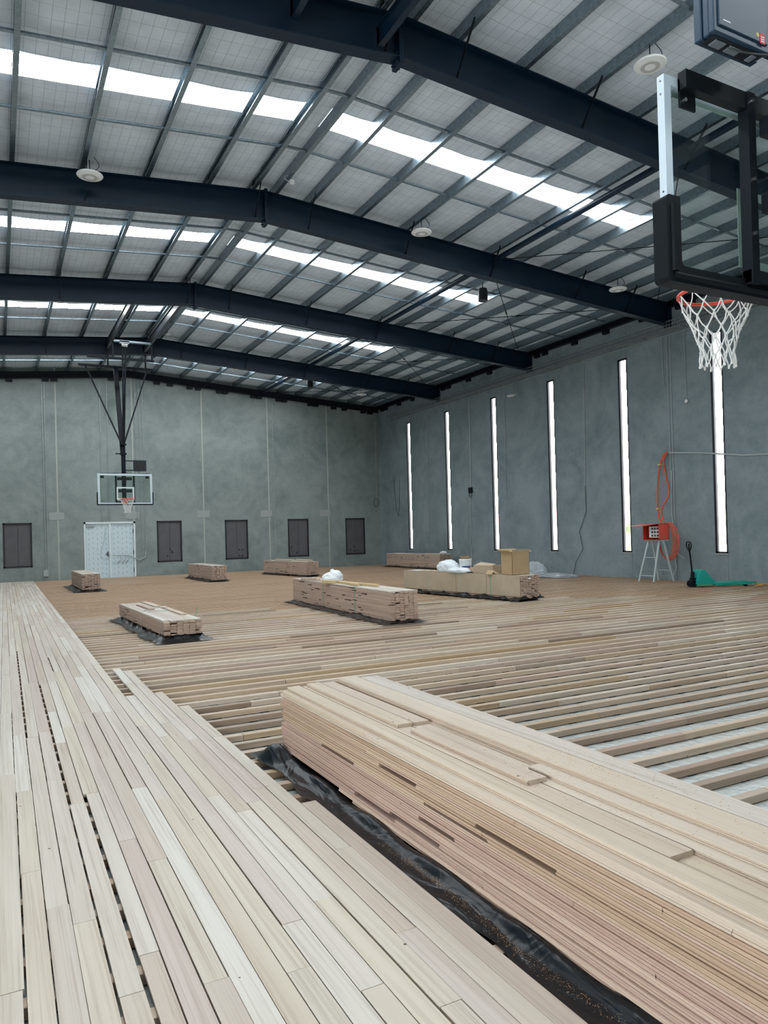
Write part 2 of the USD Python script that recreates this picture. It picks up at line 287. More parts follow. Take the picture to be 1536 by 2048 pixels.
# boards: rows of .095 m; the ragged edge on the right steps back row by row
rows=[]; 
rowend={12:8.0,13:9.78,14:9.5,15:8.0,16:7.2,17:4.17}
WIDE=[(2,6.2,12,.012),(4,5.2,9.2,.013),(4,-3,5.2,.007),(5,-3,5.3,.015),(1,-3,5,.004),(6,9,11.5,.011),(8,5,8,.004),(11,3,7,.005),(14,-3,4,.005)]
fb=[]; far=B()
def breaks(y0,y1):
    out=[]; y=y0
    while y<y1-.05:
        L=rng.choice([1.2,1.5,1.8,2.1,2.4,2.7,3.0,3.6])*rng.uniform(.85,1.1); e=min(y+L,y1)
        if y1-e<.4: e=y1
        out.append((y,e)); y=e
    return out
for i in range(-30,18):
    xr=1.11+.095*(i-11)+ (0 if i>11 else 0); xl=xr-.095
    y1=rowend.get(i,YB-.06)
    y0=-2.0+rng.uniform(-.5,0)
    if i==17: y0=-1.5
    for a,b in breaks(y0,y1):
        g=rng.choice([.0022,.003,.004,.005]) if rng.random()<.8 else .007
        my=(a+b)/2; wide=next((w for r_,p,q,w in WIDE if r_==i and p<my<q),0)
        s=.008
        x0=xl+s*(a-4)+g*.5+wide; x1=xr+s*(a-4)-g*.5+rng.uniform(-.0012,.0012)
        fb.append((i,x0,x1,a+rng.uniform(.001,.004),b,s*(b-a)+rng.uniform(-.002,.002)))
fb.sort(key=lambda p:(p[0]<0,(p[3]+p[4])/2))
for q,(i,x0,x1,a,b,dx) in enumerate(fb):
    m=plank(x0,x1,a,b,-.0195,rng.uniform(-.0008,.0004),'y',.0014,dx)
    if q<298 and i>=0 and b>1.2: fl.part('floorboard',m,'floor_timber')
    else: far.add(*m)
fl.part('distant_floorboard',far,'floor_timber',kind='stuff',label='narrow strip of pale floorboards running on to the back wall')

# ---- walls
Z0,ZW=-.30,9.6
SL=[31.9-3.534*k for k in range(0,9)]   # far jamb of each slit
wr=T('wall_right',kind='structure',label='tall grey concrete panel wall with narrow slit windows')
edges=[YB+.2]+[s-.41 for s in SL]+[YF-.2]
for k in range(len(edges)-1):
    y1,y0=edges[k],edges[k+1]
    pg=sbox(y0+.006,Z0,y1-.006,8.75)
    if k<len(SL): pg=pg.difference(sbox(SL[k]-.41-.1,.80,SL[k],7.12))
    wr.part('wall_panel',ext2(pg,'x',XR,XR+.10),'concrete_right')
    if k and k<len(edges)-1:
        wr.part('joint_seal',B().box(XR+.008,XR+.09,y1-.006,y1+.006,Z0,.80),'joint_dark')
bj=[-7.21,-4.01,-.81,2.39,5.57,8.75,12.0,15.2,XR+.2]
WIN=[(.24,1.35),(6.56,7.69),(9.75,10.88),(12.95,14.06),(16.13,17.25)]
wb=T('wall_back',kind='structure',label='grey green concrete panel end wall with five shuttered openings and a white door')
def ztop(x): return zb(x)+ZP+.02
for a,b in zip(bj[:-1],bj[1:]):
    top=[(b,ztop(b)),(XC,ztop(XC)),(a,ztop(a))] if a<XC<b else [(b,ztop(b)),(a,ztop(a))]
    pg=Polygon([(a,Z0),(b,Z0)]+top).intersection(sbox(a+.007,Z0,b-.007,12))
    for x0,x1 in WIN: pg=pg.difference(sbox(x0,.585,x1,2.49))
    pg=pg.difference(sbox(3.42,-.08,5.60,2.48))
    wb.part('wall_panel',ext2(pg,'y',YB,YB+.2),'concrete_back')
for x in bj[1:-1]:
    wb.part('joint_seal',B().box(x-.03,x+.03,YB-.004,YB+.1,-.07 if not 3.4<x<5.7 else 2.5,ztop(x)-.1),'caulk')
for x,z in ((2.35,2.77),(5.5,2.78),(8.73,2.79),(11.85,2.78),(15.0,2.77)):
    w=.30; wb.part('repair_patch',ext2(Polygon([(x-w,z-.16),(x-.05,z-.18),(x+w*.9,z-.15),(x+w,z+.14),(x,z+.17),(x-w*1.02,z+.15)]),'y',YB-.010,YB+.02),'mortar_patch')
obj('wall_left',ext2(sbox(YF-.2,Z0,YB+.2,8.6).difference(sbox(-2.5,-.08,4.0,5.2)),'x',XL-.2,XL),'concrete_right',kind='structure')   # open doorway beside the camera
obj('wall_front',ext2(Polygon([(XL-.2,Z0),(XR+.2,Z0),(XR+.2,8.6),(XC,9.6),(XL-.2,8.5)]),'y',YF-.2,YF),'concrete_back',kind='structure')

# ---- slit windows
for k,s in enumerate(SL):
    y0,y1=s-.41,s; w=T('window_%d'%(k+6),kind='structure',loc=(XR,s,0.8),label=None)
    f=B(); x0,x1=XR+.012,XR+.075
    for a,b in ((y1-.072,y1),(y0,y0+.05)): f.box(x0,x1,a,b,.80,7.12)
    f.box(x0,x1,y0,y1,.80,.85); f.box(x0,x1,y0,y1,7.07,7.12)
    w.part('window_frame',f,'window_frame')
    j=B(); j.box(XR+.076,XR+.105,y1-.062,y1-.0005,.85,7.07); j.box(XR+.076,XR+.10,y0+.03,y0+.05,.85,7.07)
    w.part('inner_jamb',j,'jamb_white')
    w.part('pane',B().box(XR+.085,XR+.09,y0+.05,y1-.062,.85,7.07),'pane_glass')
    w.part('window_sill',B().box(XR-.02,XR+.1,y0-.03,y1+.02,.765,.80),'mortar_patch')
# ---- shuttered openings in the back wall
for k,(x0,x1) in enumerate(WIN):
    w=T('window_%d'%(k+1),kind='structure',loc=((x0+x1)/2,YB,.585)); f=B(); y0,y1=YB-.012,YB+.10
    for a,b in ((x0,x0+.06),(x1-.06,x1)): f.box(a,b,y0,y1,.585,2.49)
    f.box(x0,x1,y0,y1,.585,.645); f.box(x0,x1,y0,y1,2.43,2.49); w.part('window_frame',f,'window_frame')
    xm=(x0+x1)/2+.01
    for a,b in ((x0+.06,xm-.004),(xm+.004,x1-.06)): w.part('shutter_board',rbox(a,b,YB+.03,YB+.055,.645,2.43,.006),'dark_board')
    w.part('backing_panel',B().box(x0,x1,YB+.056,YB+.19,.585,2.49),'window_frame')
    r2=random.Random(40+k)
    if k>0:
        for q in range(4 if k in (1,2,4) else 2):
            cx=r2.uniform(x0+.15,x1-.15); cz=.75+r2.uniform(0,.45); pts=[(cx+.06*r2.uniform(.3,1)*math.cos(t),cz+.08*r2.uniform(.3,1)*math.sin(t)) for t in np.linspace(0,2*PI,9)[:-1]]
            w.part('scuff_mark',ext2(Polygon(pts).buffer(0),'y',YB+.0285,YB+.031),'scuff')
# ---- double door
d=T('door_1',kind='structure',loc=(4.5,YB,-.07),label='white double door with a raised white frame')
f=B().box(3.42,3.49,YB-.03,YB+.12,-.08,2.48).box(5.52,5.60,YB-.03,YB+.12,-.08,2.48).box(3.42,5.60,YB-.03,YB+.12,2.40,2.48)
d.part('door_frame',f,'white_paint')
for a,b in ((3.50,4.46),(4.55,5.51)):
    lf=d.part('door_leaf',rbox(a,b,YB+.03,YB+.075,-.06,2.395,.006),'door_white')
    mk=B()
    for ix in range(5):
        for iz in range(10):
            x=a+.12+ix*(b-a-.24)/4; z=.15+iz*.225+(.05 if ix%2 else 0)
            mk.box(x-.012,x+.012,YB+.026,YB+.031,z-.045,z+.045)
    d.part('door_marking',mk,'door_mark',under=lf)
d.part('centre_post',B().box(4.462,4.548,YB-.02,YB+.08,-.07,2.40),'white_paint')
d.part('door_handle',B().box(4.38,4.42,YB-.03,YB+.03,.95,1.15).box(4.30,4.42,YB-.05,YB-.03,1.02,1.05),'window_frame')
d.part('door_closer',B().box(3.53,3.86,YB-.03,YB+.03,2.27,2.34),'galv_pipe')
d.part('door_hinge',B().box(5.50,5.53,YB-.02,YB+.03,1.0,1.2).box(5.50,5.53,YB-.02,YB+.03,.2,.4).box(5.50,5.53,YB-.02,YB+.03,1.95,2.15),'window_frame')
d.part('door_backing',B().box(3.42,5.60,YB+.13,YB+.19,-.08,2.48),'door_white')

# ---- ceiling: blanket panels between the purlins, skylight strips across every bay, roof sheet above
ce=T('ceiling',kind='structure',label='pale foil faced roof blanket held by wire mesh with bright skylight strips')
allp=sorted(PUR_L+PUR_R); xs=[XL]+allp+[XR]
ys=[YF,2.9]+FRAMES+[YB]
for bi in range(len(ys)-1):
    ya,yb=ys[bi],ys[bi+1]; ym=(ya+yb)/2
    if bi==2: ym=12.67
    if bi==3: ym=19.03
    if bi==4: ym=25.6
    for xa,xb in zip(xs[:-1],xs[1:]):
        if xb-xa<.02: continue
        ridge=xa<XC<xb
        sky = xa>-2.2 and xb<13.6 and not ridge
        parts=[(ya,ym-.33),(ym+.33,yb)] if sky else [(ya,yb)]
        if ridge: parts=[(ya,yb)]
        for (p,q) in parts:
            def fn(U,W,xa=xa,xb=xb,p=p,q=q):
                x=xa+U*(xb-xa); y=p+W*(q-p); z=np.vectorize(zb)(x)+ZP
                nz=meshkit.noise(np.stack([x*2.3,y*6.5,0*x],-1),3)
                return np.stack([x,y,z-np.sin(PI*U)*(.012+.022*nz)],-1)
            if xb>-.9: ce.part('blanket_panel',grid(8,max(6,int((q-p)/.11)),fn),'foil_blanket',True)
            else: ce.part('blanket_panel',grid(1,1,fn),'foil_blanket')
        if sky:
            zz=lambda x: zb(x)+ZP+.012
            ce.part('skylight_panel',(np.array([[xa,ym-.35,zz(xa)],[xb,ym-.35,zz(xb)],[xb,ym+.35,zz(xb)],[xa,ym+.35,zz(xa)]]),np.array([[0,2,1],[0,3,2]])),'skylight_sheet')
zr=lambda x: zb(x)+ZP+.09
ce.part('roof_sheet',ext2(Polygon([(XL-.3,zr(XL-.3)),(XC,zr(XC)),(XR+.3,zr(XR+.3)),(XR+.3,zr(XR+.3)+.05),(XC,zr(XC)+.05),(XL-.3,zr(XL-.3)+.05)]),'y',YF-.3,YB+.3),'roof_metal')

# ---- purlins
ORD=['first','second','third','fourth','fifth','sixth','seventh','eighth','ninth','tenth','eleventh','twelfth','thirteenth']
def cee(x,side):
    z0=zb(x)+ZT; z1=zb(x)+ZP-.004; t=.004; w=.085*side; l=.02
    P=[(x,z0),(x+w,z0),(x+w,z0+l),(x+w-t*side,z0+l),(x+w-t*side,z0+t),(x+t*side,z0+t),(x+t*side,z1-t),(x+w-t*side,z1-t),(x+w-t*side,z1-l),(x+w,z1-l),(x+w,z1),(x,z1)]
    return extr(P,'y',YF+.02 if x>-1 else YF+.02,YB-.02)
for side,lst in ((1,PUR_R),(-1,PUR_L)):
    for k,x in enumerate(lst):
        if x<-2.5: continue
        lab=f'{ORD[k]} galvanised steel roof purlin counted from the ridge, on its {"right" if side>0 else "left"} slope'
        t=T('purlin',lab,'purlin',(x,0,zb(x)+ZT),group='roof purlins')
        t.part('channel',cee(x,side),'galvanised')
# bridging lines across the purlins, two per bay
bays=['behind the nearest black rafter','between the first and second black rafters','between the second and third black rafters','between the third and fourth black rafters','between the last rafter and the back wall']
for bi in range(1,6):
    ya,yb=ys[bi],ys[bi+1]; ym={2:12.67,3:19.03,4:25.6}.get(bi,(ya+yb)/2)
    for sgn in (-1,1):
        y=ym+sgn*1.02
        t=T('bridging_line',f'galvanised bridging {"beyond" if sgn>0 else "before"} the skylight strip, {bays[bi-1]}','roof bridging',(XC,y,zb(XC)+ZT),group='purlin bridging')
        for xa,xb in zip(allp[:-1],allp[1:]):
            if xa<-2.5: continue
            za,zc=zb(xa)+ZT+.05,zb(xb)+ZT+.05
            P=[(-.03,0),(.03,0),(.03,.012),(.004,.012),(.004,.05),(-.004,.05),(-.004,.012),(-.03,.012)]
            V,F=extr([(y+p,q) for p,q in P],'x',xa+.005,xb-.005); V[:,2]+=za+(zc-za)*(V[:,0]-xa)/(xb-xa); t.part('strut',(V,F),'galvanised')
# ---- rafters
names=['nearest dark navy steel rafter, high across the top of the hall','second dark navy steel rafter from the camera','third dark navy steel rafter from the camera','fourth dark navy steel rafter, farthest before the back wall']
def ibeam(xa,za,xb,zc,y,w,h,tf,tw):
    b=B(); d=np.array([xb-xa,0,zc-za]); 
    def slab(z0,z1,w):
        V=[[xa,y-w/2,za+z0],[xb,y-w/2,zc+z0],[xb,y+w/2,zc+z0],[xa,y+w/2,za+z0],[xa,y-w/2,za+z1],[xb,y-w/2,zc+z1],[xb,y+w/2,zc+z1],[xa,y+w/2,za+z1]]
        b.add(V,CUBE_F)
    slab(0,tf,w); slab(h-tf,h,w); slab(tf,h-tf,tw); return b
for k,y in enumerate(FRAMES):
    t=T('portal_rafter',names[k],'rafter',(XC,y,zb(XC)),group='steel rafters')
    t.part('beam',ibeam(XC+.03,zb(XC+.03),XR-.06,zb(XR-.06),y,.23,ZT,.018,.014),'navy_steel'); t.part('beam',ibeam(XL+.05,zb(XL+.05),XC-.03,zb(XC-.03),y,.23,ZT,.018,.014),'navy_steel')
    t.part('apex_plate',B().box(XC-.035,XC-.002,y-.125,y+.125,zb(XC)-.10,zb(XC)+ZT+.04).box(XC+.002,XC+.035,y-.125,y+.125,zb(XC)-.10,zb(XC)+ZT+.04),'navy_steel')
    bl=B()
    for dy in (-.075,.075):
        for z in (-.06,.06,.55): bl.tube([(XC-.07,y+dy,zb(XC)+z),(XC+.07,y+dy,zb(XC)+z)],.018,6)
    t.part('bolt',bl,'navy_steel')
    t.part('end_plate',B().box(XR-.06,XR-.001,y-.14,y+.14,zb(XR)-.05,zb(XR)+ZT),'navy_steel')
    for x in allp:
        if x>-.9: t.part('cleat',B().box(x+.002 if x>XC else x-.03,x+.03 if x>XC else x-.002,y-.05,y+.05,zb(x)+ZT,zb(x)+ZP-.03),'black_steel')
    for x in [PUR_L[3],PUR_L[0],6.48,9.03,11.57,14.47,16.4]:
        t.part('fly_brace',B().bar((x,y-.55 if k==0 else y-.5,zb(x)+ZT+.06),(x,y-.02,zb(x)+.06),.05,.012,(1,0,0)),'black_steel')
# ridge-side strut tubes
for k in range(-1,4):
    ya=FRAMES[k] if k>=0 else 2.9; yb=FRAMES[k+1] if k<3 else YB
    x=11.75; t=obj('strut_tube',tube([(x,ya+.01,zb(x)+ZT-.10),(x,yb-.01,zb(x)+ZT-.10)],.07,14),'navy_steel',30,label=f'round dark steel strut under the purlins, {(["before the nearest rafter"]+bays[1:])[k+1]}',category='strut',group='roof struts')
# rod bracing in the roof plane
for k in range(0,4):
    ya=FRAMES[k]; yb=FRAMES[k+1] if k<3 else YB-.2
    for n_,(xa,xb) in enumerate(((11.6,17.7),(17.7,11.6))):
        t=T('bracing_rod',f'thin bracing rod {["out towards","in from"][n_]} the right wall {bays[k+1]}','bracing rod',(xa,ya,zb(xa)+.5),group='roof bracing rods')
        a=np.array([xa,ya+.02,zb(xa)+.5]); b=np.array([xb,yb-.02,zb(xb)+.5]); t.part('rod',tube([a,b],.011,6),'black_steel'); m_=a+(b-a)*.45; n2=a+(b-a)*.47
        t.part('turnbuckle',tube([m_,n2],.024,8),'black_steel')
# end rafter along the back wall and eave beams along the right wall
t=T('end_rafter','black steel end rafter along the top of the back wall','rafter',(XC,YB-.15,zb(XC)+.35))
for xa,xb in ((XL+.05,XC),(XC,XR-.05)): t.part('beam',ibeam(xa,zb(xa)+.36,xb,zb(xb)+.36,YB-.13,.16,.28,.012,.02),'black_steel')
for x in [.6,2.0,2.35,4.7,5.0,6.7,7.3,8.2,8.6,9.6,9.9,11.3,11.6,12.6,12.9,14.3,14.6,15.6,16.2,17.3,17.7]:
    t.part('bracket',B().box(x-.13,x+.13,YB-.16,YB-.001,zb(x)+.24,zb(x)+.37),'black_steel')
for k in range(4):
    ya=FRAMES[k]+.12; yb=(FRAMES[k+1] if k<3 else YB-.2)-.12
    t=T('eave_beam',f'black eave beam with hanging brackets along the right wall, {bays[k+1]}','eave beam',(XR-.1,(ya+yb)/2,8.2),group='eave beams')
    t.part('channel',extr([(XR-.16,8.21),(XR-.002,8.21),(XR-.002,8.47),(XR-.16,8.47),(XR-.16,8.45),(XR-.03,8.45),(XR-.03,8.23),(XR-.16,8.23)],'y',ya,yb),'black_steel')
    L=yb-ya
    for f_ in (.06,.13,.38,.62,.87,.94): y=ya+f_*L; t.part('bracket',B().box(XR-.12,XR-.001,y-.12,y+.12,8.08,8.21),'black_steel')
# deep carrier beams of the two goals
for ya,yb,who in ((3.0,9.37,'near'),(22.33,28.68,'far')):
    for x,sd in ((3.75,'left'),(5.08,'right')):
        z=8.68; P=[(x-.045,z),(x+.045,z),(x+.045,z+.02),(x+.01,z+.02),(x+.01,z+.28),(x+.045,z+.28),(x+.045,z+.30),(x-.045,z+.30),(x-.045,z+.28),(x-.01,z+.28),(x-.01,z+.02),(x-.045,z+.02)]
        t=T('goal_carrier_beam',f'{sd} one of two roof beams carrying the {who} basketball goal','beam',(x,(ya+yb)/2,z),group='goal carrier beams'); t.part('beam',extr(P,'y',ya,yb),'navy_steel' if who=='near' else 'flange_grey')

# ================================================================== timber stacks
def stack(label, x, y, rz, W, L, H, zb0, cols, seed, strap=(.25,.72), straps='strap_grey', gap=.30, group=None):
    r=random.Random(seed); t=T('timber_stack',label,'timber stack',(x,y,zb0),rz,group=group,local=True)
    th=.0215; rows=int(round(H/th)); cw=W/cols
    for i in range(rows):
        z=i*th
        for c in range(cols):
            x0=c*cw+r.uniform(-.004,.004); x1=x0+cw-.002; n0=r.uniform(-.016,.014); 
            if r.random()<.05: n0+=r.uniform(.06,.25)
            f0=L+r.uniform(-.03,.02); segs=[(n0,f0)]
            if c==0 or i==rows-1:
                segs=[]; q=n0
                while q<f0-.05:
                    e=min(f0,q+r.uniform(.9,2.6)); segs.append((q,e)); q=e+(r.uniform(.08,.38) if r.random()<gap and c==0 and i<rows-1 else .003)
            for a,b in segs:
                if b-a>.05: t.part('board',plank(x0,x1-.003,a,b,z+.0012,z+th-.0012,'y',.0012),'pack_timber' if i<rows-1 else 'floor_timber')
    for f_ in (.08,.36,.64,.92): t.part('bearer',B().box(.02,W-.02,f_*L-.035,f_*L+.035,-zb0-.018,-.001),'batten_timber')
    for f_ in strap:
        q=f_*L; b=B(); e=.004; w=.014; zt=rows*th+.003
        for A in ((-e-.003,-e,q-w/2,q+w/2,-.002,zt),(W+e,W+e+.003,q-w/2,q+w/2,-.002,zt),(-e-.003,W+e+.003,q-w/2,q+w/2,zt,zt+.003)): b.box(*A)
        t.part('strap',b,straps)
    return t,rows*th
def psheet(label, x, y, rz, x0,x1,y0,y1, inner, amp, seed, base=-.0185, cell=.05, bump=None, group=None, fy=2.6):
    nx,ny=max(6,int((x1-x0)/cell)),max(6,int((y1-y0)/cell))
    def fn(U,W):
        ed=lambda t,s_: (meshkit.fbm(np.stack([t*4.1,0*t+s_,0*t],-1),3,seed)-.5)*2
        lx=x0+ed(W*(y1-y0)*.6,1.3)*.07; rx=x1+ed(W*(y1-y0)*.6,7.7)*.07
        X=lx+U*(rx-lx); Y=y0+W*(y1-y0)+ed(X*.9,3.1)*.05
        p=np.stack([X*9,Y*fy,0*X],-1); n=meshkit.fbm(p,3,seed); rid=1-np.abs(2*n-1); n2=meshkit.noise(np.stack([X*18,Y*fy*2.5,0*X],-1),seed+3)
        out=np.maximum(np.maximum(inner[0]-X,X-inner[1]),np.maximum(inner[2]-Y,Y-inner[3]))
        k=np.clip(out/.03+.3,0,1); edge=np.exp(-np.maximum(out,0)/.10)
        Z=base+k*amp*(rid**2*.7*edge+.25*n2*edge+.05*n2+.35*edge)
        if bump is not None: Z=Z+bump(X,Y)
        return np.stack([X,Y,Z],-1)
    t=T('plastic_sheet',label,'plastic sheet',(x,y,0),rz,group=group,local=True); t.part('sheet',grid(nx,ny,fn),'black_plastic',55); return t
S={}
S['big']=stack('long strapped timber stack in mid floor with a white bag and pine offcuts on top',6.22,11.62,-.04,.55,5.5,.545,.035,6,11,(.30,.62),'strap_green',.42)
psheet('black plastic under the long stack carrying the white bag',6.22,11.62,-.04,-.16,.68,-.10,5.75,(.02,.53,.02,5.48),.10,1)
S['mid']=stack('low timber stack standing on grey black plastic beside the laid boards, loose strap on top',2.31,11.9,.03,.60,3.95,.245,.085,6,12,(.45,),'strap_grey',.5)
psheet('crumpled black plastic spreading from under the low timber stack',2.31,11.9,.03,-.17,.72,-.22,4.05,(.02,.58,.02,3.9),.14,2)
S['door']=stack('narrow timber stack in front of the white double door',2.43,25.8,.0,.57,3.7,.51,.045,6,13)
psheet('black plastic under the stack before the double door',2.43,25.8,0,-.28,.72,-.35,3.8,(.02,.55,.02,3.65),.09,3)
S['s2']=stack('timber stack before the back wall, between the first and second windows right of the door',7.13,27.45,.0,.56,3.9,.53,.045,6,14,(.62,))
psheet('black plastic under the stack between the first and second windows right of the door',7.13,27.45,0,-.18,.66,-.12,4.0,(.02,.54,.02,3.88),.10,4)
S['s3']=stack('timber stack below the second window from the right, two thick pale boards on top',10.9,27.4,.11,.56,4.0,.54,.05,6,15,(.3,.72))
psheet('black plastic under the stack below the second window from the right',10.9,27.4,.11,-.12,.62,-.08,4.1,(.02,.54,.02,3.98),.09,5)
S['br']=stack('dark ended timber stack in the far right corner against the slit window wall',17.22,27.5,.0,.66,5.0,.60,.045,6,16)
psheet('black plastic under the stack in the far right corner',17.22,27.5,0,-.14,.72,-.05,5.1,(.02,.64,.02,4.98),.10,6)
S['card']=stack('timber stack clad in cardboard with boxes, bag and bucket on top',10.52,13.38,.10,.60,4.6,.535,.035,7,17,(),gap=.1)
psheet('black plastic rolled along the foot of the cardboard clad stack',10.52,13.38,.10,-.13,.72,-.07,4.7,(.02,.58,.02,4.58),.15,7)
t=S['card'][0]
for k in range(4): t.part('cardboard_panel',rbox(-.017,-.008,.005+k*1.15,1.145+k*1.15,.055,.545,.003),'cardboard')
for q in (1.0,2.15,3.45): t.part('strap',B().box(-.022,-.018,q-.007,q+.007,-.0,.55),'strap_green' if q<2 else 'strap_grey')
t.part('paper_tag',B().box(.22,.30,-.024,-.022,.45,.485),'label_white')
def loc2(x,y,rz,a,b): c,s=math.cos(rz),math.sin(rz); return (x+c*a-s*b,y+s*a+c*b)
def lump(c,r,seed,sub=3,amp=.35):
    m=trimesh.creation.icosphere(sub,1.0); v=m.vertices; n=meshkit.fbm(v*2.2+seed,4,seed); rid=1-np.abs(2*n-1)
    v=v*(1-amp/2+amp*rid[:,None])*np.array(r); v[:,2]=np.maximum(v[:,2],-r[2]*.55); return v+np.array(c)+[0,0,r[2]*.55],np.array(m.faces)
# on the long stack
zt=.035+S['big'][1]+.004; P=lambda a,b:loc2(6.22,11.62,-.04,a,b)
q=P(.20,3.35); t=T('plastic_bag','white knotted plastic bag on the long mid floor stack','plastic bag',(*q,zt)); t.part('bag',[lump((q[0],q[1],zt),(.20,.24,.13),3),lump((q[0]+.05,q[1]-.10,zt+.06),(.13,.15,.12),5)],'bag_white',40); t.part('knot',lump((q[0]+.02,q[1]+.03,zt+.17),(.05,.06,.07),8,2),'bag_white',40)
def offcut(label,a,b,L,w,h,ang,mat,base,z,cat='offcut',name='timber_offcut'):
    q=loc2(*base,a,b); t=T(name,label,cat,(*q,z),base[2]+ang,local=True); t.part('board',plank(-w/2,w/2,0,L,0,h,'y',.002),mat); return t
bb=(6.22,11.62,-.04)
offcut('yellow pine length lying along the long mid floor stack, left one',.12,1.75,1.5,.07,.045,-.06,'pine',bb,zt)
offcut('yellow pine length crossing the long mid floor stack toward its right edge',.33,1.25,1.25,.07,.045,.10,'pine',bb,zt)
offcut('short pine block near the strap on the long mid floor stack',.06,2.85,.4,.10,.06,.3,'pine',bb,zt)
offcut('reddish offcut on the far end of the long mid floor stack',.15,4.25,.55,.12,.05,.25,'batten_timber',bb,zt)
offcut('second reddish offcut on the long mid floor stack, nearer the white bag',.08,3.95,.35,.09,.06,-.4,'batten_timber',bb,zt)
# on the low stack
zt=.085+S['mid'][1]+.002; bb=(2.31,11.9,.03)
offcut('short loose floorboard with a cut end on the far part of the low stack',.26,2.1,1.2,.095,.0205,0,'stack_timber',bb,zt,'floorboard','loose_floorboard')
offcut('loose floorboard lying along the right edge of the low stack',.50,.75,1.75,.10,.0205,-.02,'top_timber',bb,zt,'floorboard','loose_floorboard')
offcut('far loose floorboard along the right rear edge of the low stack',.47,2.62,1.25,.10,.0205,0,'top_timber',bb,zt,'floorboard','loose_floorboard')
q=loc2(*bb,.30,1.9); c=[]; 
for k in range(40):
    a=2*PI*k/39*1.15; c.append((q[0]+.20*math.cos(a)*(1+.1*math.sin(3*a)),q[1]+.30*math.sin(a),zt+.006+.012*(1+math.sin(2*a))))
obj('packing_strap',tube(c,.006,6),'strap_grey',40,label='loose grey packing strap coiled on the low timber stack',category='strap')
q=loc2(*bb,.66,.9); V,F=B().bar((q[0],q[1],.0),(q[0]+.13,q[1]+.05,.42),.035,.003,(1,0,0)).get()
obj('packing_strap',(V,F),'strap_green',label='upright bright green packing strap end beside the low stack',category='strap')
# on the stack below the second window from the right
zt=.05+S['s3'][1]+.002; bb=(10.9,27.4,.11)
offcut('nearer pale boxed length on the stack below the second window from the right',.30,.15,1.3,.14,.07,-.03,'top_timber',bb,zt)
offcut('pale boxed length on the left edge of that window stack, far half of it',.10,1.35,1.6,.15,.07,.0,'top_timber',bb,zt)
zt=.045+S['br'][1]+.002; bb=(17.22,27.5,0)
offcut('pale board on the front left edge of the corner timber stack',.12,.02,1.3,.12,.04,0,'top_timber',bb,zt)
q=loc2(*bb,.35,.25); t=T('plastic_bag','small white plastic bag on the corner timber stack','plastic bag',(*q,zt)); t.part('bag',lump((q[0],q[1],zt),(.14,.16,.08),13),'bag_white',40)
# on the cardboard clad stack
zt=.035+S['card'][1]+.004; CB=(10.52,13.38,.10); P=lambda a,b:loc2(*CB,a,b)
q=P(.06,.32); t=T('cardboard_box','tall open cardboard box on the near end of the cardboard clad stack','cardboard box',(*q,zt))
V=lambda a: a
t.part('body',[B().box(q[0],q[0]+.50,q[1],q[1]+.006,zt,zt+.52),B().box(q[0],q[0]+.50,q[1]+.42,q[1]+.426,zt,zt+.52),B().box(q[0],q[0]+.006,q[1],q[1]+.426,zt,zt+.52),B().box(q[0]+.494,q[0]+.5,q[1],q[1]+.426,zt,zt+.52),B().box(q[0],q[0]+.5,q[1],q[1]+.426,zt,zt+.006)],'carton')
def flap(a,b,c,d): A=np.array([a,b,c,d],float); n=np.cross(A[1]-A[0],A[3]-A[0]); n=n/np.linalg.norm(n)*.005; return np.vstack([A,A+n]),CUBE_F
z1=zt+.52
t.part('flap',flap((q[0],q[1],z1),(q[0]+.5,q[1],z1),(q[0]+.49,q[1]-.05,z1+.07),(q[0]-.03,q[1]-.05,z1+.07)),'cardboard')
t.part('flap',flap((q[0],q[1],z1),(q[0]-.10,q[1]+.0,z1+.05),(q[0]-.10,q[1]+.42,z1+.06),(q[0],q[1]+.42,z1)),'carton')
t.part('flap',flap((q[0]+.5,q[1],z1),(q[0]+.60,q[1],z1+.02),(q[0]+.60,q[1]+.42,z1+.04),(q[0]+.5,q[1]+.42,z1)),'cardboard')
t.part('flap',flap((q[0],q[1]+.426,z1),(q[0]+.5,q[1]+.426,z1),(q[0]+.5,q[1]+.52,z1+.07),(q[0],q[1]+.52,z1+.07)),'carton')
q=P(.22,1.0); t=T('cardboard_box','low cardboard box lying open beside the tall box on the clad stack','cardboard box',(*q,zt),.10)
t.part('body',[B().box(-.14,-.134,0,.72,0,.20),B().box(.28,.286,0,.72,0,.20),B().box(-.14,.286,.0,.006,0,.20),B().box(-.14,.286,0,.72,0,.006)],'cardboard'); t.part('flap',flap((-.14,.05,.20),(-.14,.70,.20),(.05,.66,.27),(.05,.1,.235)),'cardboard')
t.part('end_flap',flap((-.14,.72,.02),(-.12,.95,.12),(.2,.93,.16),(.286,.72,.02)),'cardboard_inside')
q=P(.06,.82); t=T('cardboard_scrap','crumpled brown cardboard scrap at the foot of the tall box','cardboard scrap',(*q,zt),.3); t.part('sheet',[flap((0,0,0),(.12,.02,.0),(.1,.18,.09),(-.02,.2,.05)),flap((-.1,.1,.0),(.0,.1,.09),(.02,.3,.09),(-.08,.3,.0))],'carton')
q=P(.33,2.32); c=(q[0],q[1],zt); t=T('bucket','white plastic bucket with a dark blue label on the cardboard clad stack','bucket',c)
t.part('body',lathe([(0,0),(.135,0),(.142,.01),(.158,.30),(.166,.30),(.168,.33),(.160,.335),(.153,.33),(.137,.015),(0,.012)],c,28),'bucket_white',40)
lb=[(.146+.02*z_/.3+.0015,z_) for z_ in (.06,.16)]; V,F=lathe(lb,c,40); 
a=np.arctan2(V[:,1]-c[1],V[:,0]-c[0]); keep=lambda tri: all((-2.9<a[i]<-1.2) for i in tri); t.part('label',(V,np.array([f_ for f_ in F if keep(f_)])),'bucket_label'); 
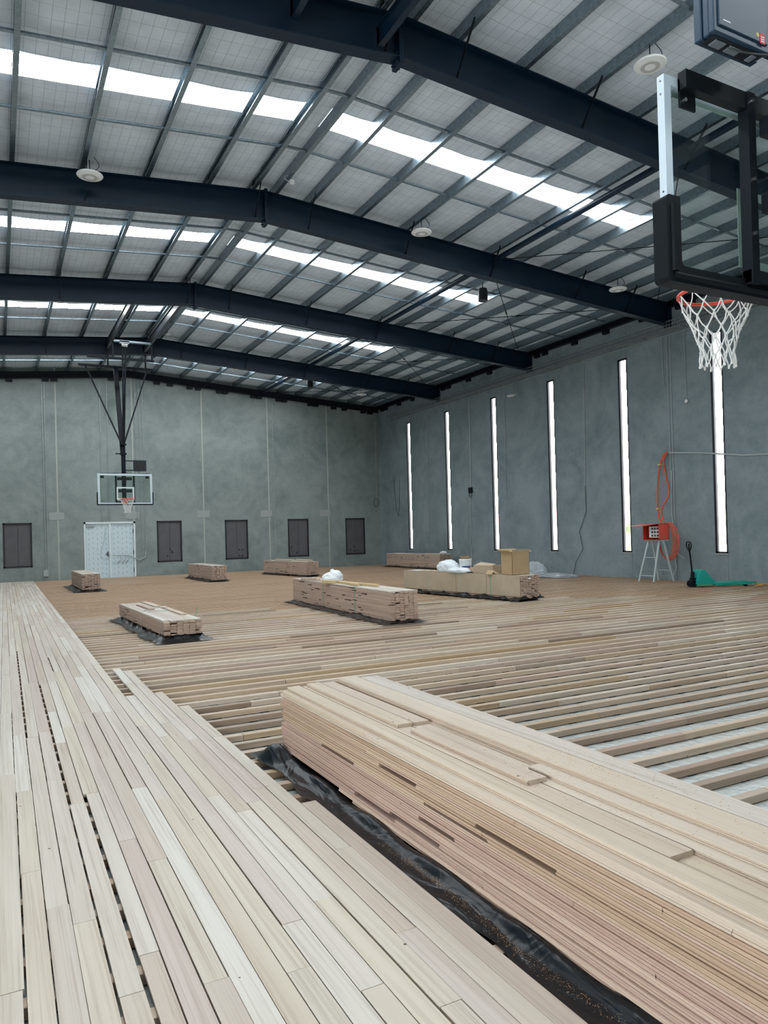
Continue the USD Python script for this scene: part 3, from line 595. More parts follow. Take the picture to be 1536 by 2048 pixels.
for z_ in (.20,.235,.27): t.part('rib',lathe([(.151+.017*z_/.3,z_),(.159+.017*z_/.3,z_+.004),(.151+.017*z_/.3,z_+.008)],c,28),'bucket_white',40)
t=T('cardboard_piece','brown cardboard piece standing out of the white bucket','cardboard piece',(c[0],c[1],zt+.2)); t.part('sheet',[B().box(c[0]-.14,c[0]+.13,c[1]+.02,c[1]+.026,zt+.05,zt+.42),B().box(c[0]-.14,c[0]+.13,c[1]-.05,c[1]-.044,zt+.05,zt+.37)],'cardboard_inside')
q=P(.18,2.55); t=T('plastic_bag','large crumpled white plastic sheet bundle on the cardboard clad stack','plastic bag',(*q,zt)); t.part('bag',[lump((q[0],q[1]+.35,zt),(.22,.34,.19),21),lump((q[0]-.02,q[1]-.25,zt),(.22,.42,.08),25)],'bag_white',40)
q=P(.02,2.75); t=T('cardboard_scrap','flat cardboard sheet hanging over the edge of the clad stack','cardboard scrap',(*q,zt),.1); t.part('sheet',flap((-.03,0,.012),(-.03,1.15,.015),(.2,1.1,.03),(.2,.05,.025)),'cardboard')
q=P(.2,3.6); t=T('cardboard_scrap','pale sheet lying flat on the far end of the clad stack','cardboard scrap',(*q,zt),.05); t.part('sheet',flap((-.15,0,.004),(-.15,.9,.004),(.2,.9,.006),(.2,0,.006)),'bag_white')
# clear film bundle near the right wall
t=T('plastic_film','heap of clear plastic film on the battens by the right wall','plastic film',(16.6,20.2,-.02)); t.part('heap',[lump((16.6,20.4,-.02),(.35,.42,.30),31,3,.6),lump((16.9,19.8,-.02),(.5,.9,.07),33,3,.7)],'clear_film',40)

# ================================================================== the near stack of tongue and groove boards
NX0,NZ0,TH=1.825,.012,.0208
r=random.Random(5); t=T('timber_stack','large near stack of tongue and groove floorboards on black plastic, bottom right','timber stack',(2.15,2.6,NZ0),group=None)
CW=.097
for i in range(22):
    z=NZ0+i*TH
    for c in range(7):
        x0=NX0+c*CW+(r.uniform(-.004,.005) if c else r.uniform(-.005,.008)); x1=x0+CW-.002+.003
        f0=5.14+r.uniform(-.02,.035); n0=.35+r.uniform(-.1,.1)
        if c==0:
            q=f0; holes=r.random()<.38
            if i==0: q=3.35+.0
            if i==1: q=4.15
            hole=r.uniform(1.9,4.6)
            segs=[]
            if holes and 1<i<19: w=r.uniform(.25,.55); segs=[(hole,q),(n0,hole-w)]
            else: 
                j=r.uniform(1.2,4.2); segs=[(j+.001,q),(n0,j-.001)]
        elif c==6 or i==21: j=r.uniform(1.2,4); segs=[(j,f0),(n0,j-.002)]
        else: segs=[(n0,f0)]
        for a,b in segs:
            if b-a>.04: t.part('board',(tl if (i*7+c)%5 in (0,2,3) else tg)(x0,x1,a,b,z,z+TH),'stack_timber' if i<12 or i==16 else 'mid_timber' if i<20 else 'top_timber')
ztop0=NZ0+22*TH
def tb(x0,w,a,b,lv,mt='top_timber'):
    z=ztop0+lv*TH; t.part('board',tg(x0,x0+w,a,b,z,z+TH),mt)
# upper layers, stepping up to the right
tb(1.875,.10,.4,5.16,0); tb(1.98,.115,1.76,5.12,0); tb(2.10,.115,.4,5.15,0); tb(2.22,.10,.4,5.10,0); tb(2.325,.10,.4,5.1,0); tb(2.428,.10,.4,5.12,0)
tb(2.155,.075,.4,2.72,1); tb(2.232,.10,.4,5.08,1); tb(2.335,.10,.4,5.12,1); tb(2.437,.095,.4,5.05,1,'floor_timber')
tb(2.238,.15,.4,5.06,2); tb(2.392,.14,.4,4.98,2,'floor_timber')
def loose(lab,x0,w,a,b,lv,mat_='top_timber'):
    z=ztop0+lv*TH; o=T('loose_floorboard',lab,'floorboard',(x0,a,z)); o.part('board',tg(x0,x0+w,a,b,z+.0005,z+TH-.0004),mat_)
loose('left of two floorboards ending together on top of the near stack',2.005,.10,3.70,5.10,1)
loose('right of two floorboards ending together on top of the near stack',2.108,.10,3.69,5.06,1)
loose('short floorboard with sawdust and a square cut end, midway on the near stack',2.02,.11,2.56,3.58,1)
# sawdust and chips
def chips(n,f,s0,s1,seed):
    r=random.Random(seed); b=B(); tv=np.array([[0,0,0],[1,0,0],[.4,.9,0],[.5,.3,.6]]); tf=[[0,2,1],[0,1,3],[1,2,3],[2,0,3]]
    for _ in range(n):
        x,y,z=f(r); s=r.uniform(s0,s1); a=r.uniform(0,6.3); V=tv*[s*r.uniform(1,2.2),s,s*.7]; c,q=math.cos(a),math.sin(a)
        b.add(np.stack([V[:,0]*c-V[:,1]*q+x,V[:,0]*q+V[:,1]*c+y,V[:,2]+z],1),tf)
    return b
def ontop(r):
    y=r.choice([r.gauss(2.85,.25),r.gauss(2.15,.2),r.gauss(2.6,.15),r.uniform(1.5,5)]); x=r.uniform(2.0,2.5)
    if x<2.02+.11 and 2.56<y<3.58: z=2
    elif x>2.238: z=3
    elif x<2.21 and y>3.7: z=2
    elif 2.155<x<2.23 and y<2.72: z=2
    else: z=1
    return x,y,ztop0+z*TH
obj('sawdust',chips(620,ontop,.002,.0055,3),'sawdust',label='brown sawdust and chips sprinkled over the near stack',category='sawdust',kind='stuff')
def hood(X,Y): return .10*np.exp(-((X-1.74)/.07)**2-((Y-5.1)/.16)**2)+.035*np.exp(-((X-1.80)/.03)**2)*(np.sin(Y*9)*.3+.7)
psheet('black plastic sheet under the near stack, gathered along the laid floor edge',0,0,0,1.66,2.60,.3,5.35,(1.86,2.48,.4,5.1),.045,9,-.0165,.016,hood,fy=1.5)
obj('sawdust',chips(1500,lambda r:(lambda y:(1.735+.012*math.sin(y*5)+r.gauss(0,.016),y,.002+r.random()*.012))(r.choice([r.gauss(2.95,.22),r.gauss(2.3,.3),r.uniform(1.6,3.4)])),.0008,.003,8),'sawdust',label='line of golden sawdust lying in the black plastic beside the near stack',category='sawdust',kind='stuff')

# ================================================================== basketball goals (local frame: board front faces -y)
GZ=3.05
def net(cx,cy,z,seed):
    r=random.Random(seed); n=12; lv=[(.222,0),(.200,-.075),(.168,-.15),(.136,-.22),(.114,-.29),(.100,-.365),(.102,-.45)]
    sx,sy=r.uniform(-.02,.02),r.uniform(-.02,.02); nodes=[]
    for j,(rad,dz) in enumerate(lv):
        ring=[]
        for i in range(n):
            a=2*PI*(i+.5*(j%2))/n+r.uniform(-.05,.05)*(j>0); k=rad*(1+r.uniform(-.06,.06)*(j>0)); f=-dz/.43
            ring.append(np.array([cx+k*math.cos(a)+sx*f,cy+k*math.sin(a)+sy*f,z+dz+r.uniform(-.012,.012)*(j>0)]))
        nodes.append(ring)
    b=B()
    for j in range(len(lv)-1):
        for i in range(n):
            for q in ((i,(i-1)%n) if j%2==0 else (i,(i+1)%n)):
                A,C=nodes[j][i],nodes[j+1][q]; mid=(A+C)/2+np.array([r.uniform(-.006,.006),r.uniform(-.006,.006),-.008]); b.tube(spline([A,mid,C],4),.0042,6,False)
    for j in range(1,len(lv)):
        for p in nodes[j]: m=trimesh.creation.icosphere(1,.0075); b.add(m.vertices*[1,1,1.5]+p,m.faces)
    for p in nodes[0]: b.tube([p+[0,0,.012],p+[.004,0,-.002]],.0045,6)
    return b
def goal(label, x, y, back, which):
    """back: the goal is seen from behind (turned half round)"""
    rz=PI if back else 0
    t=T('basketball_goal',label,'basketball goal',(x,y,2.6),rz,local=True); O=np.array([0,0,-2.6+(.02 if back else 0)])
    def pt(name,m,mt,smooth=False,**kw):
        V,F=mesh_of(m); return t.part(name,(V+O,F),mt,smooth,**kw)
    z0,z1,hw=2.90,3.967,.915
    bd=pt('backboard_glass',B().box(-hw+.03,hw-.03,.000,.010,z0+.03,z1-.03),'board_glass')
    fr=B().box(-hw,-hw+.05,-.004,.042,z0,z1).box(hw-.05,hw,-.004,.042,z0,z1).box(-hw+.05,hw-.05,-.004,.042,z0,z0+.05).box(-hw+.05,hw-.05,-.004,.042,z1-.05,z1)
    f_=pt('board_frame',fr,'board_white')
    sc=B()
    for sx in (-1,1):
        for z in (z1-.03,z1-.10,z0+.45): sc.tube([(sx*(hw-.001),.02,z),(sx*(hw+.003),.02,z)],.006,8)
    t.part('frame_screw',(sc.get()[0]+O,sc.get()[1]),'chrome',under=f_)
    tg_=B().box(-.295,-.245,-.0025,-.0005,3.05,3.50).box(.245,.295,-.0025,-.0005,3.05,3.50).box(-.245,.245,-.0025,-.0005,3.45,3.50).box(-.245,.245,-.0025,-.0005,3.05,3.10)
    t.part('target_square',(tg_.get()[0]+O,tg_.get()[1]),'stripe_pale',under=bd)
    bs=B().box(-hw+.05,-hw+.075,-.0025,-.0005,z0+.05,z1-.05).box(hw-.075,hw-.05,-.0025,-.0005,z0+.05,z1-.05).box(-hw+.075,hw-.075,-.0025,-.0005,z1-.075,z1-.05)
    t.part('border_stripe',(bs.get()[0]+O,bs.get()[1]),'stripe_pale',under=bd)
    lg=B().box(-.80,-.68,-.003,-.001,z0+.10,z0+.115); t.part('badge',(lg.get()[0]+O,lg.get()[1]),'clock_dark',under=bd)
    # pad: rounded U wrapped round the lower edge
    outer=sbox(-hw-.03,z0-.035,hw+.03,z0+.42).buffer(-.025).buffer(.025); inner=sbox(-hw+.075,z0+.055,hw-.075,z0+.6); fr_o=sbox(-hw-.0005,z0-.0005,hw+.0005,z0+.6)
    inner=inner.buffer(-.03).buffer(.03); slot=outer.difference(inner)
    pt('padding',[ext2(slot,'y',.0425,.062),ext2(outer.difference(fr_o),'y',-.03,.0425)],'rubber_black')
    ed=B()
    for sx in (-1,1): ed.tube([(sx*(hw-.02),.062,z0+.02),(sx*(hw-.02),.062,z0+.37)],.018,8); 
    ed.tube([(-hw+.02,.062,z0),(hw-.02,.062,z0)],.018,8); pt('padding_seam',ed,'rubber_black',40)
    # rim and net
    cy=-.15-.2286; th=np.linspace(0,2*PI,49); rm=B().tube([(.2286*math.cos(a),cy+.2286*math.sin(a),GZ) for a in th],.0115,10,False)
    rm.box(-.075,.075,-.16,-.004,GZ-.035,GZ-.005).box(-.08,.08,-.012,-.003,GZ-.13,GZ+.03)
    for sx in (-1,1): rm.bar((sx*.06,-.01,GZ-.09),(sx*.12,-.17,GZ-.012),.02,.008)
    ri=pt('rim',rm,'rim_orange',40); V,F=net(0,cy,GZ-.012,4 if back else 9).get(); t.part('net',(V+O,F),'net_white',40,under=ri)
    # mounting frame behind the glass
    mf=B()
    for sx in (-1,1): mf.box(sx*.30-.03,sx*.30+.03,.045,.11,z0+.02,z1+.02)
    mf.box(-hw+.10,hw-.10,.048,.10,z1-.075,z1+.02).box(-.33,.33,.048,.10,z0+.03,z0+.10).box(-.24,.24,.11,.24,3.32,3.42).box(-.24,.24,.11,.24,3.75,3.85)
    pt('mounting_frame',mf,'black_steel')
    for sx in (-1,1):
        m2=pt('corner_bracket',B().box(sx*(hw-.16)-.06,sx*(hw-.16)+.06,.046,.058,z1-.16,z1-.01),'black_steel')
        for q in ((sx*(hw-.19),z1-.05),(sx*(hw-.13),z1-.12)): V,F=tube([(q[0],.058,q[1]),(q[0],.072,q[1])],.011,8); t.part('bolt',(V+O,F),'chrome',under=m2)
        for q in ((sx*.30,z1-.03),(sx*.30,z0+.6),(sx*.30,z0+.3)): pt('frame_bolt',tube([(q[0],.11,q[1]),(q[0],.122,q[1])],.011,8),'chrome')
    # mast, braces and ceiling gear
    pt('lower_mast',B().box(-.065,.065,.24,.37,3.0,4.95),'black_steel')
    pt('upper_mast',B().bar((-.01,.31,4.7),(-.03,1.5,8.05),.15,.13),'black_steel')
    for sx,n_ in ((-.035,0),(.06,1)): pt('hoist_tube',tube([(.01+sx*.3,.24,5.0),(sx+.08,.12,8.52)],.03,8),'black_steel')
    for sx in (-1,1): pt('brace',tube([(sx*.04,.33,5.05),(sx*1.08,1.35,7.98)],.028,8),'black_steel')
    pt('collar',B().box(-.10,.10,.20,.41,4.66,4.72).box(-.10,.10,.20,.41,5.0,5.05).box(-.26,-.05,.28,.34,4.68,4.71),'black_steel')
    pt('cross_bar',B().box(-1.15,1.10,.10,.18,8.0,8.08),'black_steel'); pt('cross_bar',B().box(-1.3,1.3,1.42,1.50,7.98,8.06),'black_steel')
    xs_=(-.29,1.04) if not back else (-1.04,.29)
    for q in xs_:
        for yy in (.14,1.46): pt('hanger',B().box(q-.03,q+.03,yy-.02,yy+.02,8.06,8.68),'black_steel')
    if which=='far':
        pt('winch',[tube([(.0,.12,8.53),(.2,.12,8.53)],.07,14),B().box(-.06,.26,.05,.2,8.58,8.66)],'chrome',40); pt('winch_bar',B().box(-.3,1.05,.05,.2,8.62,8.68),'galvanised')
    return t
goal('far basketball goal with glass board hung from the roof before the white double door',4.04,27.05,False,'far')
goal('near basketball goal seen from behind, its glass board cut by the picture edge',4.072,2.74,True,'near')
def clock(label,x,y,z,back):
    rz=PI if back else 0; t=T('shot_clock',label,'shot clock',(x,y,z),rz,local=True); w,h,d=.22,.19,.13
    bd=t.part('case',[rbox(-w,w,.0,.045,-h,h,.006),rbox(-w+.008,w-.008,.047,.085,-h+.004,h-.004,.006),rbox(-w,w,.087,.12,-h,h,.006)],'clock_body')
    t.part('face',B().box(-w+.02,w-.02,-.003,.001,-h+.02,h-.02),'clock_dark')
    t.part('back_panel',rbox(-w+.03,w-.03,.118,.128,-h+.035,h-.02,.004),'clock_body')
    c=(.13,.128,.135); th=lambda rr,k=24:[(c[0]+rr*math.cos(a),c[1],c[2]+rr*math.sin(a)) for a in np.linspace(0,2*PI,k+1)]
    sp=t.part('speaker_ring',tube(th(.047),.010,8,False),'clock_dark',40)
    g=B(); 
    for rr in (.012,.023,.033): g.tube(th(rr,16),.0028,5,False)
    for a in np.linspace(0,PI,5)[:-1]: g.tube([(c[0]+.04*math.cos(a),.131,c[2]+.04*math.sin(a)),(c[0]-.04*math.cos(a),.131,c[2]-.04*math.sin(a))],.0025,5)
    t.part('speaker_grille',g,'clock_parts',40,under=sp)
    t.part('name_strip',B().box(.105,.160,.128,.1295,-.128,-.121),'label_white')
    st=t.part('red_sticker',B().box(-.165,-.125,.128,.1295,-.160,-.108),'label_red'); 
    q=B()
    for z_ in (-.125,-.137,-.148): q.box(-.158,-.132,.1295,.1302,z_-.003,z_+.003)
    t.part('sticker_print',q,'label_white',under=st)
    t.part('round_sticker',ext2(Polygon([(-.108+.012*math.cos(a),-.122+.012*math.sin(a)) for a in np.linspace(0,2*PI,17)[:-1]]),'y',.128,.1295),'label_yellow')
    t.part('lower_recess',B().box(-w+.04,w-.03,.02,.10,-h-.004,-h-.001),'clock_dark')
    for p_,q_ in ((.08,.16),(-.04,.05),(-.16,-.12)): t.part('plug',rbox(p_,q_,.035,.085,-h-.012,-h-.004,.004),'clock_parts')
    t.part('cable',tube(spline([(.05,.07,-h-.008),(-.02,.09,-h-.022),(-.15,.11,-h-.012),(-.26,.13,-h+.0),(-.47,.17,-h-.02)],6),.005,6),'cable_dark',40)
    for z_ in (.165,-.165): t.part('arm',B().box(-.48,-w+.02,.075,.10,z_-.014,z_+.014),'black_steel')
    return t
clock('black shot clock on arms right of the far goal mast',4.04+.54,27.22,4.28,False)
clock('black shot clock box seen from behind, top right above the near glass board',4.05-.605,2.56,4.265,True)

# ================================================================== lamps, speakers, detectors under the roof
def lamp(label,x,y):
    zp=zb(x)+ZT; z=zp-.34; t=T('high_bay_lamp',label,'ceiling lamp',(x+.04,y,z),group='round white high bay lamps'); c=(x+.04,y,z)
    t.part('disc',lathe([(0,.0),(.16,.0),(.235,.025),(.245,.04),(.235,.055),(.12,.085),(.07,.10),(.05,.115),(0,.115)],c,36),'lamp_white',35)
    t.part('lens_ring',lathe([(.085,-.002),(.10,-.010),(.135,-.008),(.145,.0)],c,36),'lamp_ring',35); t.part('lens',lathe([(0,-.006),(.08,-.006),(.085,.001)],c,30),'lamp_white',35)
    t.part('hanger_rod',tube([(c[0],y,z+.11),(c[0],y,zp-.001)],.008,6),'black_steel')
    t.part('cable',tube(spline([(c[0],y,z+.115),(c[0]+.02,y-.05,z+.10),(c[0]+.13,y-.10,z+.15),(c[0]+.16,y-.08,z+.25),(c[0]+.08,y-.02,zp+.06)],7),.007,6),'cable_dark',40)
LX={1.70:'left of the ridge',9.03:'right of the ridge',15.44:'close to the right wall'}
for x,yy,w in ((1.70,15.1,'before the second rafter'),(1.70,23.3,'beyond the third rafter'),(1.70,30.3,'beyond the fourth rafter'),(9.03,8.0,'before the nearest rafter'),(9.03,14.9,'before the second rafter'),(9.03,30.1,'beyond the fourth rafter'),(15.44,15.0,'before the second rafter'),(15.44,31.3,'near the back wall')):
    lamp(f'round white high bay lamp {LX[x]}, hung {w}',x,yy)
def speaker(label,x,y):
    zp=zb(x)+ZT; c=(x+.03,y,zp-.52); t=T('pendant_speaker',label,'loudspeaker',c,group='black pendant speakers')
    t.part('body',lathe([(0,0),(.125,0),(.14,.015),(.135,.30),(.115,.36),(.06,.38),(0,.38)],c,26),'clock_dark',35); t.part('hanger',tube([(c[0],y,c[2]+.37),(c[0],y,zp-.001)],.012,6),'black_steel')
speaker('black pendant loudspeaker in front of the third rafter, right of the hall middle',12.54,17.35); speaker('black pendant loudspeaker before the back wall, farther one',12.54,30.6)
for (x,y,l) in ((5.70,14.7,'small white detector hanging at the ridge before the second rafter'),(5.70,27.6,'small white detector at the ridge, far one near the goal')):
    zp=zb(x)+ZT; c=(x+.05,y,zp-.10); t=T('detector',l,'detector',c); t.part('body',lathe([(0,-.05),(.05,-.035),(.065,0),(.065,.03),(0,.03)],c,18),'lamp_white',35); t.part('mount',tube([(c[0],y,c[2]+.02),(c[0],y,zp-.001)],.012,6),'cable_grey'); t.part('cable',tube([(c[0]+.11*math.cos(a)-.06,y,c[2]+.06+.06*math.sin(a)) for a in np.linspace(0,2*PI,19)],.004,5,False),'label_white')

# ================================================================== services on the walls
t=T('cable_tray','galvanised wire basket cable tray running along the upper right wall','cable tray',(XR-.1,18,7.5)); b=B()
for x,z in ((XR-.26,7.52),(XR-.17,7.52),(XR-.09,7.52),(XR-.012,7.52),(XR-.012,7.76),(XR-.26,7.76),(XR-.012,7.64),(XR-.26,7.64)): b.bar((x,-4,z),(x,33.6,z),.014,.014)
t.part('long_wire',b,'galv_pipe'); b=B(); y=-3.9
while y<33.6:
    b.bar((XR-.26,y,7.515),(XR-.012,y,7.515),.009,.009); b.bar((XR-.012,y,7.515),(XR-.012,y,7.765),.009,.009); b.bar((XR-.26,y,7.515),(XR-.26,y,7.765),.009,.009); y+=.10
t.part('cross_wire',b,'galv_pipe',kind='stuff'); b=B(); y=-3.
while y<33: b.box(XR-.28,XR-.001,y-.02,y+.02,7.47,7.505); y+=1.5
t.part('bracket',b,'galv_pipe')
r3=random.Random(2)
for k in range(4): x=XR-.22+.05*k; t.part('cable',tube([(x+r3.uniform(-.01,.01),y,7.537) for y in np.arange(-3,33,3.0)],.011,6),'cable_dark' if k%2 else 'cable_grey')
t.part('rail',B().box(XR-.05,XR-.001,-4,33.6,7.40,7.43),'galv_pipe')
def pipe(label,pts,r_=.012,mt='galv_pipe',cat='conduit',name='conduit',loc=None,clip=None,**kw):
    t=T(name,label,cat,tuple(loc or pts[-1]),**kw); t.part('tube',tube(pts,r_,8),mt,40)
    if clip:
        for c in clip: t.part('clip',B().box(*c),'galv_pipe')
    return t
XW=XR-.018; YW=YB-.018
for k,y in enumerate((15.90,15.72,15.60)): pipe(['left','middle','right'][k]+' of three conduits dropping down the right wall behind the red cable',[(XW,y,7.40),(XW,y-.02,3.0 if k else 5.9)] if k<2 else [(XW,y,7.40),(XW,y,.0)],.014,'galv_pipe',group='three conduits')
pipe('grey cable bundle hanging down to the battens beside the red cable',[(XW,15.68,3.3),(XW,15.72,2.0),(XW-.01,15.60,1.2),(XW-.02,15.66,.8),(XW-.05,15.55,.35),(XW-.08,15.70,-.01)],.02,'cable_grey','cable','hanging_cable')
pipe('loose cable tail curling from the grey bundle at knee height',[(XW-.01,15.62,.95),(XW-.04,15.45,.75),(XW-.03,15.25,.62)],.012,'cable_grey','cable','hanging_cable')
pipe('horizontal pale conduit on the right wall leading to the picture edge',[(XW,15.85,3.86),(XW,14.6,3.72),(XW,13.2,3.50),(XW,11.0,3.36),(XW,8,3.2)],.022,'cable_grey')
pipe('thin conduit with a long hanging cable between the third and fourth windows from the right',[(XW,19.30,7.40),(XW,19.33,5.5),(XW,19.39,3.1)],.013)
pipe('long black cable hanging to the floor between two slit windows',[(XW,19.39,3.1),(XW-.01,19.36,2.2),(XW-.02,19.72,1.5),(XW-.03,19.55,.9),(XW-.05,19.9,.45),(XW-.05,20.05,-.01)],.010,'cable_dark','cable','hanging_cable')
t=pipe('conduit dropping to a small black socket box near the third far window',[(XW,26.31,7.40),(XW,26.34,3.45)],.028)
t=T('socket_box','small black socket box with dangling plug on the right wall','socket box',(XW,26.36,3.3)); t.part('box',rbox(XW-.06,XW+.016,26.24,26.48,3.28,3.52,.01),'black_steel'); t.part('cable_loop',tube([(XW-.03,26.36+.10*math.sin(a),3.20+.11*math.cos(a)) for a in np.linspace(0,2*PI,20)],.014,6,False),'cable_dark',40)
pipe('grey cable drooping below the small black socket box',[(XW,26.40,3.1),(XW,26.42,1.6),(XW-.01,26.5,1.1),(XW-.02,26.35,.9),(XW-.02,26.5,.0)],.014,'cable_grey','cable','hanging_cable')
pipe('dark conduit ending halfway down beside the far third window',[(XW,23.80,7.40),(XW,23.89,3.0)],.010)
pipe('thin conduit between the two farthest slit windows',[(XW,29.81,7.40),(XW,29.93,1.55)],.012)
pipe('sagging thin cable between the far corner and the farthest window',[(XW,33.3,4.4),(XW,33.1,2.8),(XW,32.85,2.5),(XW,32.65,4.3)],.009,'cable_dark','cable','hanging_cable')
t=pipe('pull cord on the upper right wall ending in a pale round sensor',[(XW,15.07,7.40),(XW,15.05,5.36)],.010); 
m=trimesh.creation.icosphere(2,.06); t=T('sensor','small pale round sensor on the right wall at the end of a drop conduit','sensor',(XW,15.05,5.3)); t.part('body',(m.vertices*[.6,1,1]+[XW-.02,15.05,5.30],m.faces),'lamp_white',40)
t=T('security_camera','white bullet security camera under the cable tray on the right wall','camera',(XW,23.1,6.9)); t.part('body',tube([(XW-.32,23.22,6.90),(XW-.08,23.12,6.93)],.055,14),'lamp_white',40); t.part('bracket',tube([(XW-.10,23.1,6.93),(XR-.001,23.08,6.96)],.03,10),'lamp_white',40); t.part('drop',tube([(XR-.01,23.08,7.40),(XR-.01,23.08,6.96)],.01,6),'galv_pipe')
# back wall drops
for x,zt_,zb_,l in ((1.95,8.95,.5,'left of a pair of conduits running down to the floor at far left'),(1.86,8.95,.42,'right of a pair of conduits running down to the floor at far left'),
    (4.20,8.8,2.5,'left conduit passing behind the far goal board above the door'),(4.50,8.8,2.5,'second conduit behind the far goal board above the door'),
    (5.72,9.0,2.55,'left of three thin conduits right of the goal mast'),(5.88,9.0,1.1,'middle of three thin conduits right of the goal mast'),(6.04,9.0,1.1,'right of three thin conduits right of the goal mast'),
    (12.28,8.2,.75,'conduit beside the panel joint next to the second window from the right'),(18.02,7.95,3.5,'conduit dropping into a cable coil at the far right corner')):
    pipe(l,[(x,YW,zt_),(x,YW,zb_)],.014 if x>2 else .018,'galv_pipe',clip=[(x-.03,x+.03,YW-.018,YW+.017,q,q+.03) for q in np.arange(zb_+.6,zt_,1.7)])
pipe('cable coil hanging in the far right corner',[(17.95+.14*math.sin(a),YW-.01,3.30+.22*math.cos(a)) for a in np.linspace(0,4*PI,40)],.013,'cable_dark','cable','cable_coil')
pipe('grey cable swept along the wall right of the double door',[(6.04,YW,1.15),(6.0,YW-.02,.85),(5.75,YW-.03,.72),(5.3,YW-.04,.95),(4.6,YW-.08,.98)],.022,'cable_grey','cable','hanging_cable')
pipe('thin cable looping over the left door leaf',[(4.32,YB-.04,2.2),(4.25,YB-.04,1.6),(4.08,YB-.04,1.1),(4.12,YB-.04,.85),(4.4,YB-.04,.8),(4.5,YB-.05,1.0)],.010,'cable_grey','cable','hanging_cable')
for x in (4.9,5.1,5.25): pipe(f'short wire tail hanging on the right door leaf, {["left","middle","right"][int((x-4.85)/.15)]} one',[(x,YB-.05,1.02),(x+.05,YB-.05,.8),(x-.12,YB-.05,.55)],.006,'cable_dark','cable','hanging_cable')
t=T('junction_box','grey junction box at the foot of the far left conduits','junction box',(1.85,YW,.4)); t.part('box',rbox(1.76,1.96,YB-.07,YB-.001,.16,.42,.01),'galv_pipe')

# ================================================================== red board on its trestle, pallet jack
LXc,LYc=17.35,15.58
t=T('trestle','grey aluminium trestle ladder standing by the right wall','trestle ladder',(LXc,LYc,-.02)); zf=-.0195
for (x0,y0),(x1,y1) in (((17.05,16.02),(17.28,15.82)),((17.05,15.46),(17.28,15.42)),((17.78,15.92),(17.42,15.80)),((17.78,15.36),(17.42,15.40))):
    t.part('leg',B().bar((x0,y0,zf),(x1,y1,1.20),.055,.035,(1,0,0)),'ladder_alu')
t.part('rung',B().bar((17.075,16.0,.16),(17.075,15.47,.16),.06,.025),'ladder_alu'); t.part('rung',B().bar((17.18,15.91,.70),(17.18,15.44,.70),.05,.02),'ladder_alu'); t.part('rung',B().bar((17.70,15.9,.3),(17.70,15.37,.3),.04,.02),'ladder_alu')
t.part('top_plate',B().box(17.22,17.52,15.30,15.92,1.195,1.215),'ladder_alu')
z=1.217; x0,x1,y0,y1=17.14,17.56,15.30,15.90; h=.47; z0=z-.10
t=T('power_board','open orange red portable power board on the trestle, lid propped out','power board',(LXc,LYc,z)); e=.012
t.part('case',[B().box(x0,x1,y0,y1,z,z+e),B().box(x0,x1,y0,y1,z+h-e,z+h),B().box(x0,x1,y0,y0+e,z,z+h),B().box(x0,x1,y1-e,y1,z,z+h),B().box(x1-e,x1,y0,y1,z,z+h)],'box_red')
t.part('inner_back',B().box(x1-e-.004,x1-e,y0+e,y1-e,z+e,z+h-e),'box_red_inside'); t.part('lid',flap((x0,y0-.02,z+h),(x0,y1+.02,z+h),(x0-.18,y1+.34,z+h-.05),(x0-.18,y0+.3,z+h-.05)),'box_red')
t.part('socket_panel',rbox(x0+.10,x0+.14,y0+.05,y1-.14,z+.06,z+h-.07,.006),'label_white')
sk=B()
for a in range(3):
    for c in range(3): sk.box(x0+.09,x0+.10,y0+.10+.10*a,y0+.16+.10*a,z+.10+.10*c,z+.16+.10*c)
t.part('socket',sk,'cable_dark'); t.part('warning_strip',B().box(x0+.093,x0+.101,y0+.06,y1-.15,z+.065,z+.085),'label_yellow')
cl=[[(XW-.04,15.78,3.88),(XW-.10,15.90,3.75),(XW-.18,16.0,3.3),(XW-.25,16.02,2.6),(17.75,15.85,2.0),(17.62,15.60,1.66)],[(XW-.04,15.80,3.85),(XW-.12,15.86,3.6),(XW-.15,15.75,3.1),(XW-.2,15.62,2.6),(17.75,15.72,2.1),(17.63,15.52,1.66)]]
t=T('extension_cable','orange red power cable hanging from the wall conduit to the power board','power cable',(17.7,15.7,1.6))
for c in cl: t.part('cable',tube(spline(c,8),.026,8),'cable_orange',40)
t=T('extension_cable','coiled orange red cable hung in loops below the power board','power cable',(17.66,15.4,.8))
for k in range(4):
    a0=.03*k; loop=[(17.64+.02*k,15.33+(.26+a0)*math.sin(a)*1.0-.02*k+.15,1.16+(.50+.02*k)*math.cos(a)-.0) for a in np.linspace(0,2*PI,29)]
    t.part('loop',tube(loop,.017,8,False),'cable_orange',40)
ties=[(XW-.16,15.97,3.5),(17.78,15.86,2.15)]
for q,l in zip(ties,('upper','lower')): obj('cable_tie',B().box(q[0]-.05,q[0]+.05,q[1]-.05,q[1]+.05,q[2]-.02,q[2]+.02),'label_yellow',label=f'{l} yellow tie on the hanging orange red cable',category='cable tie')
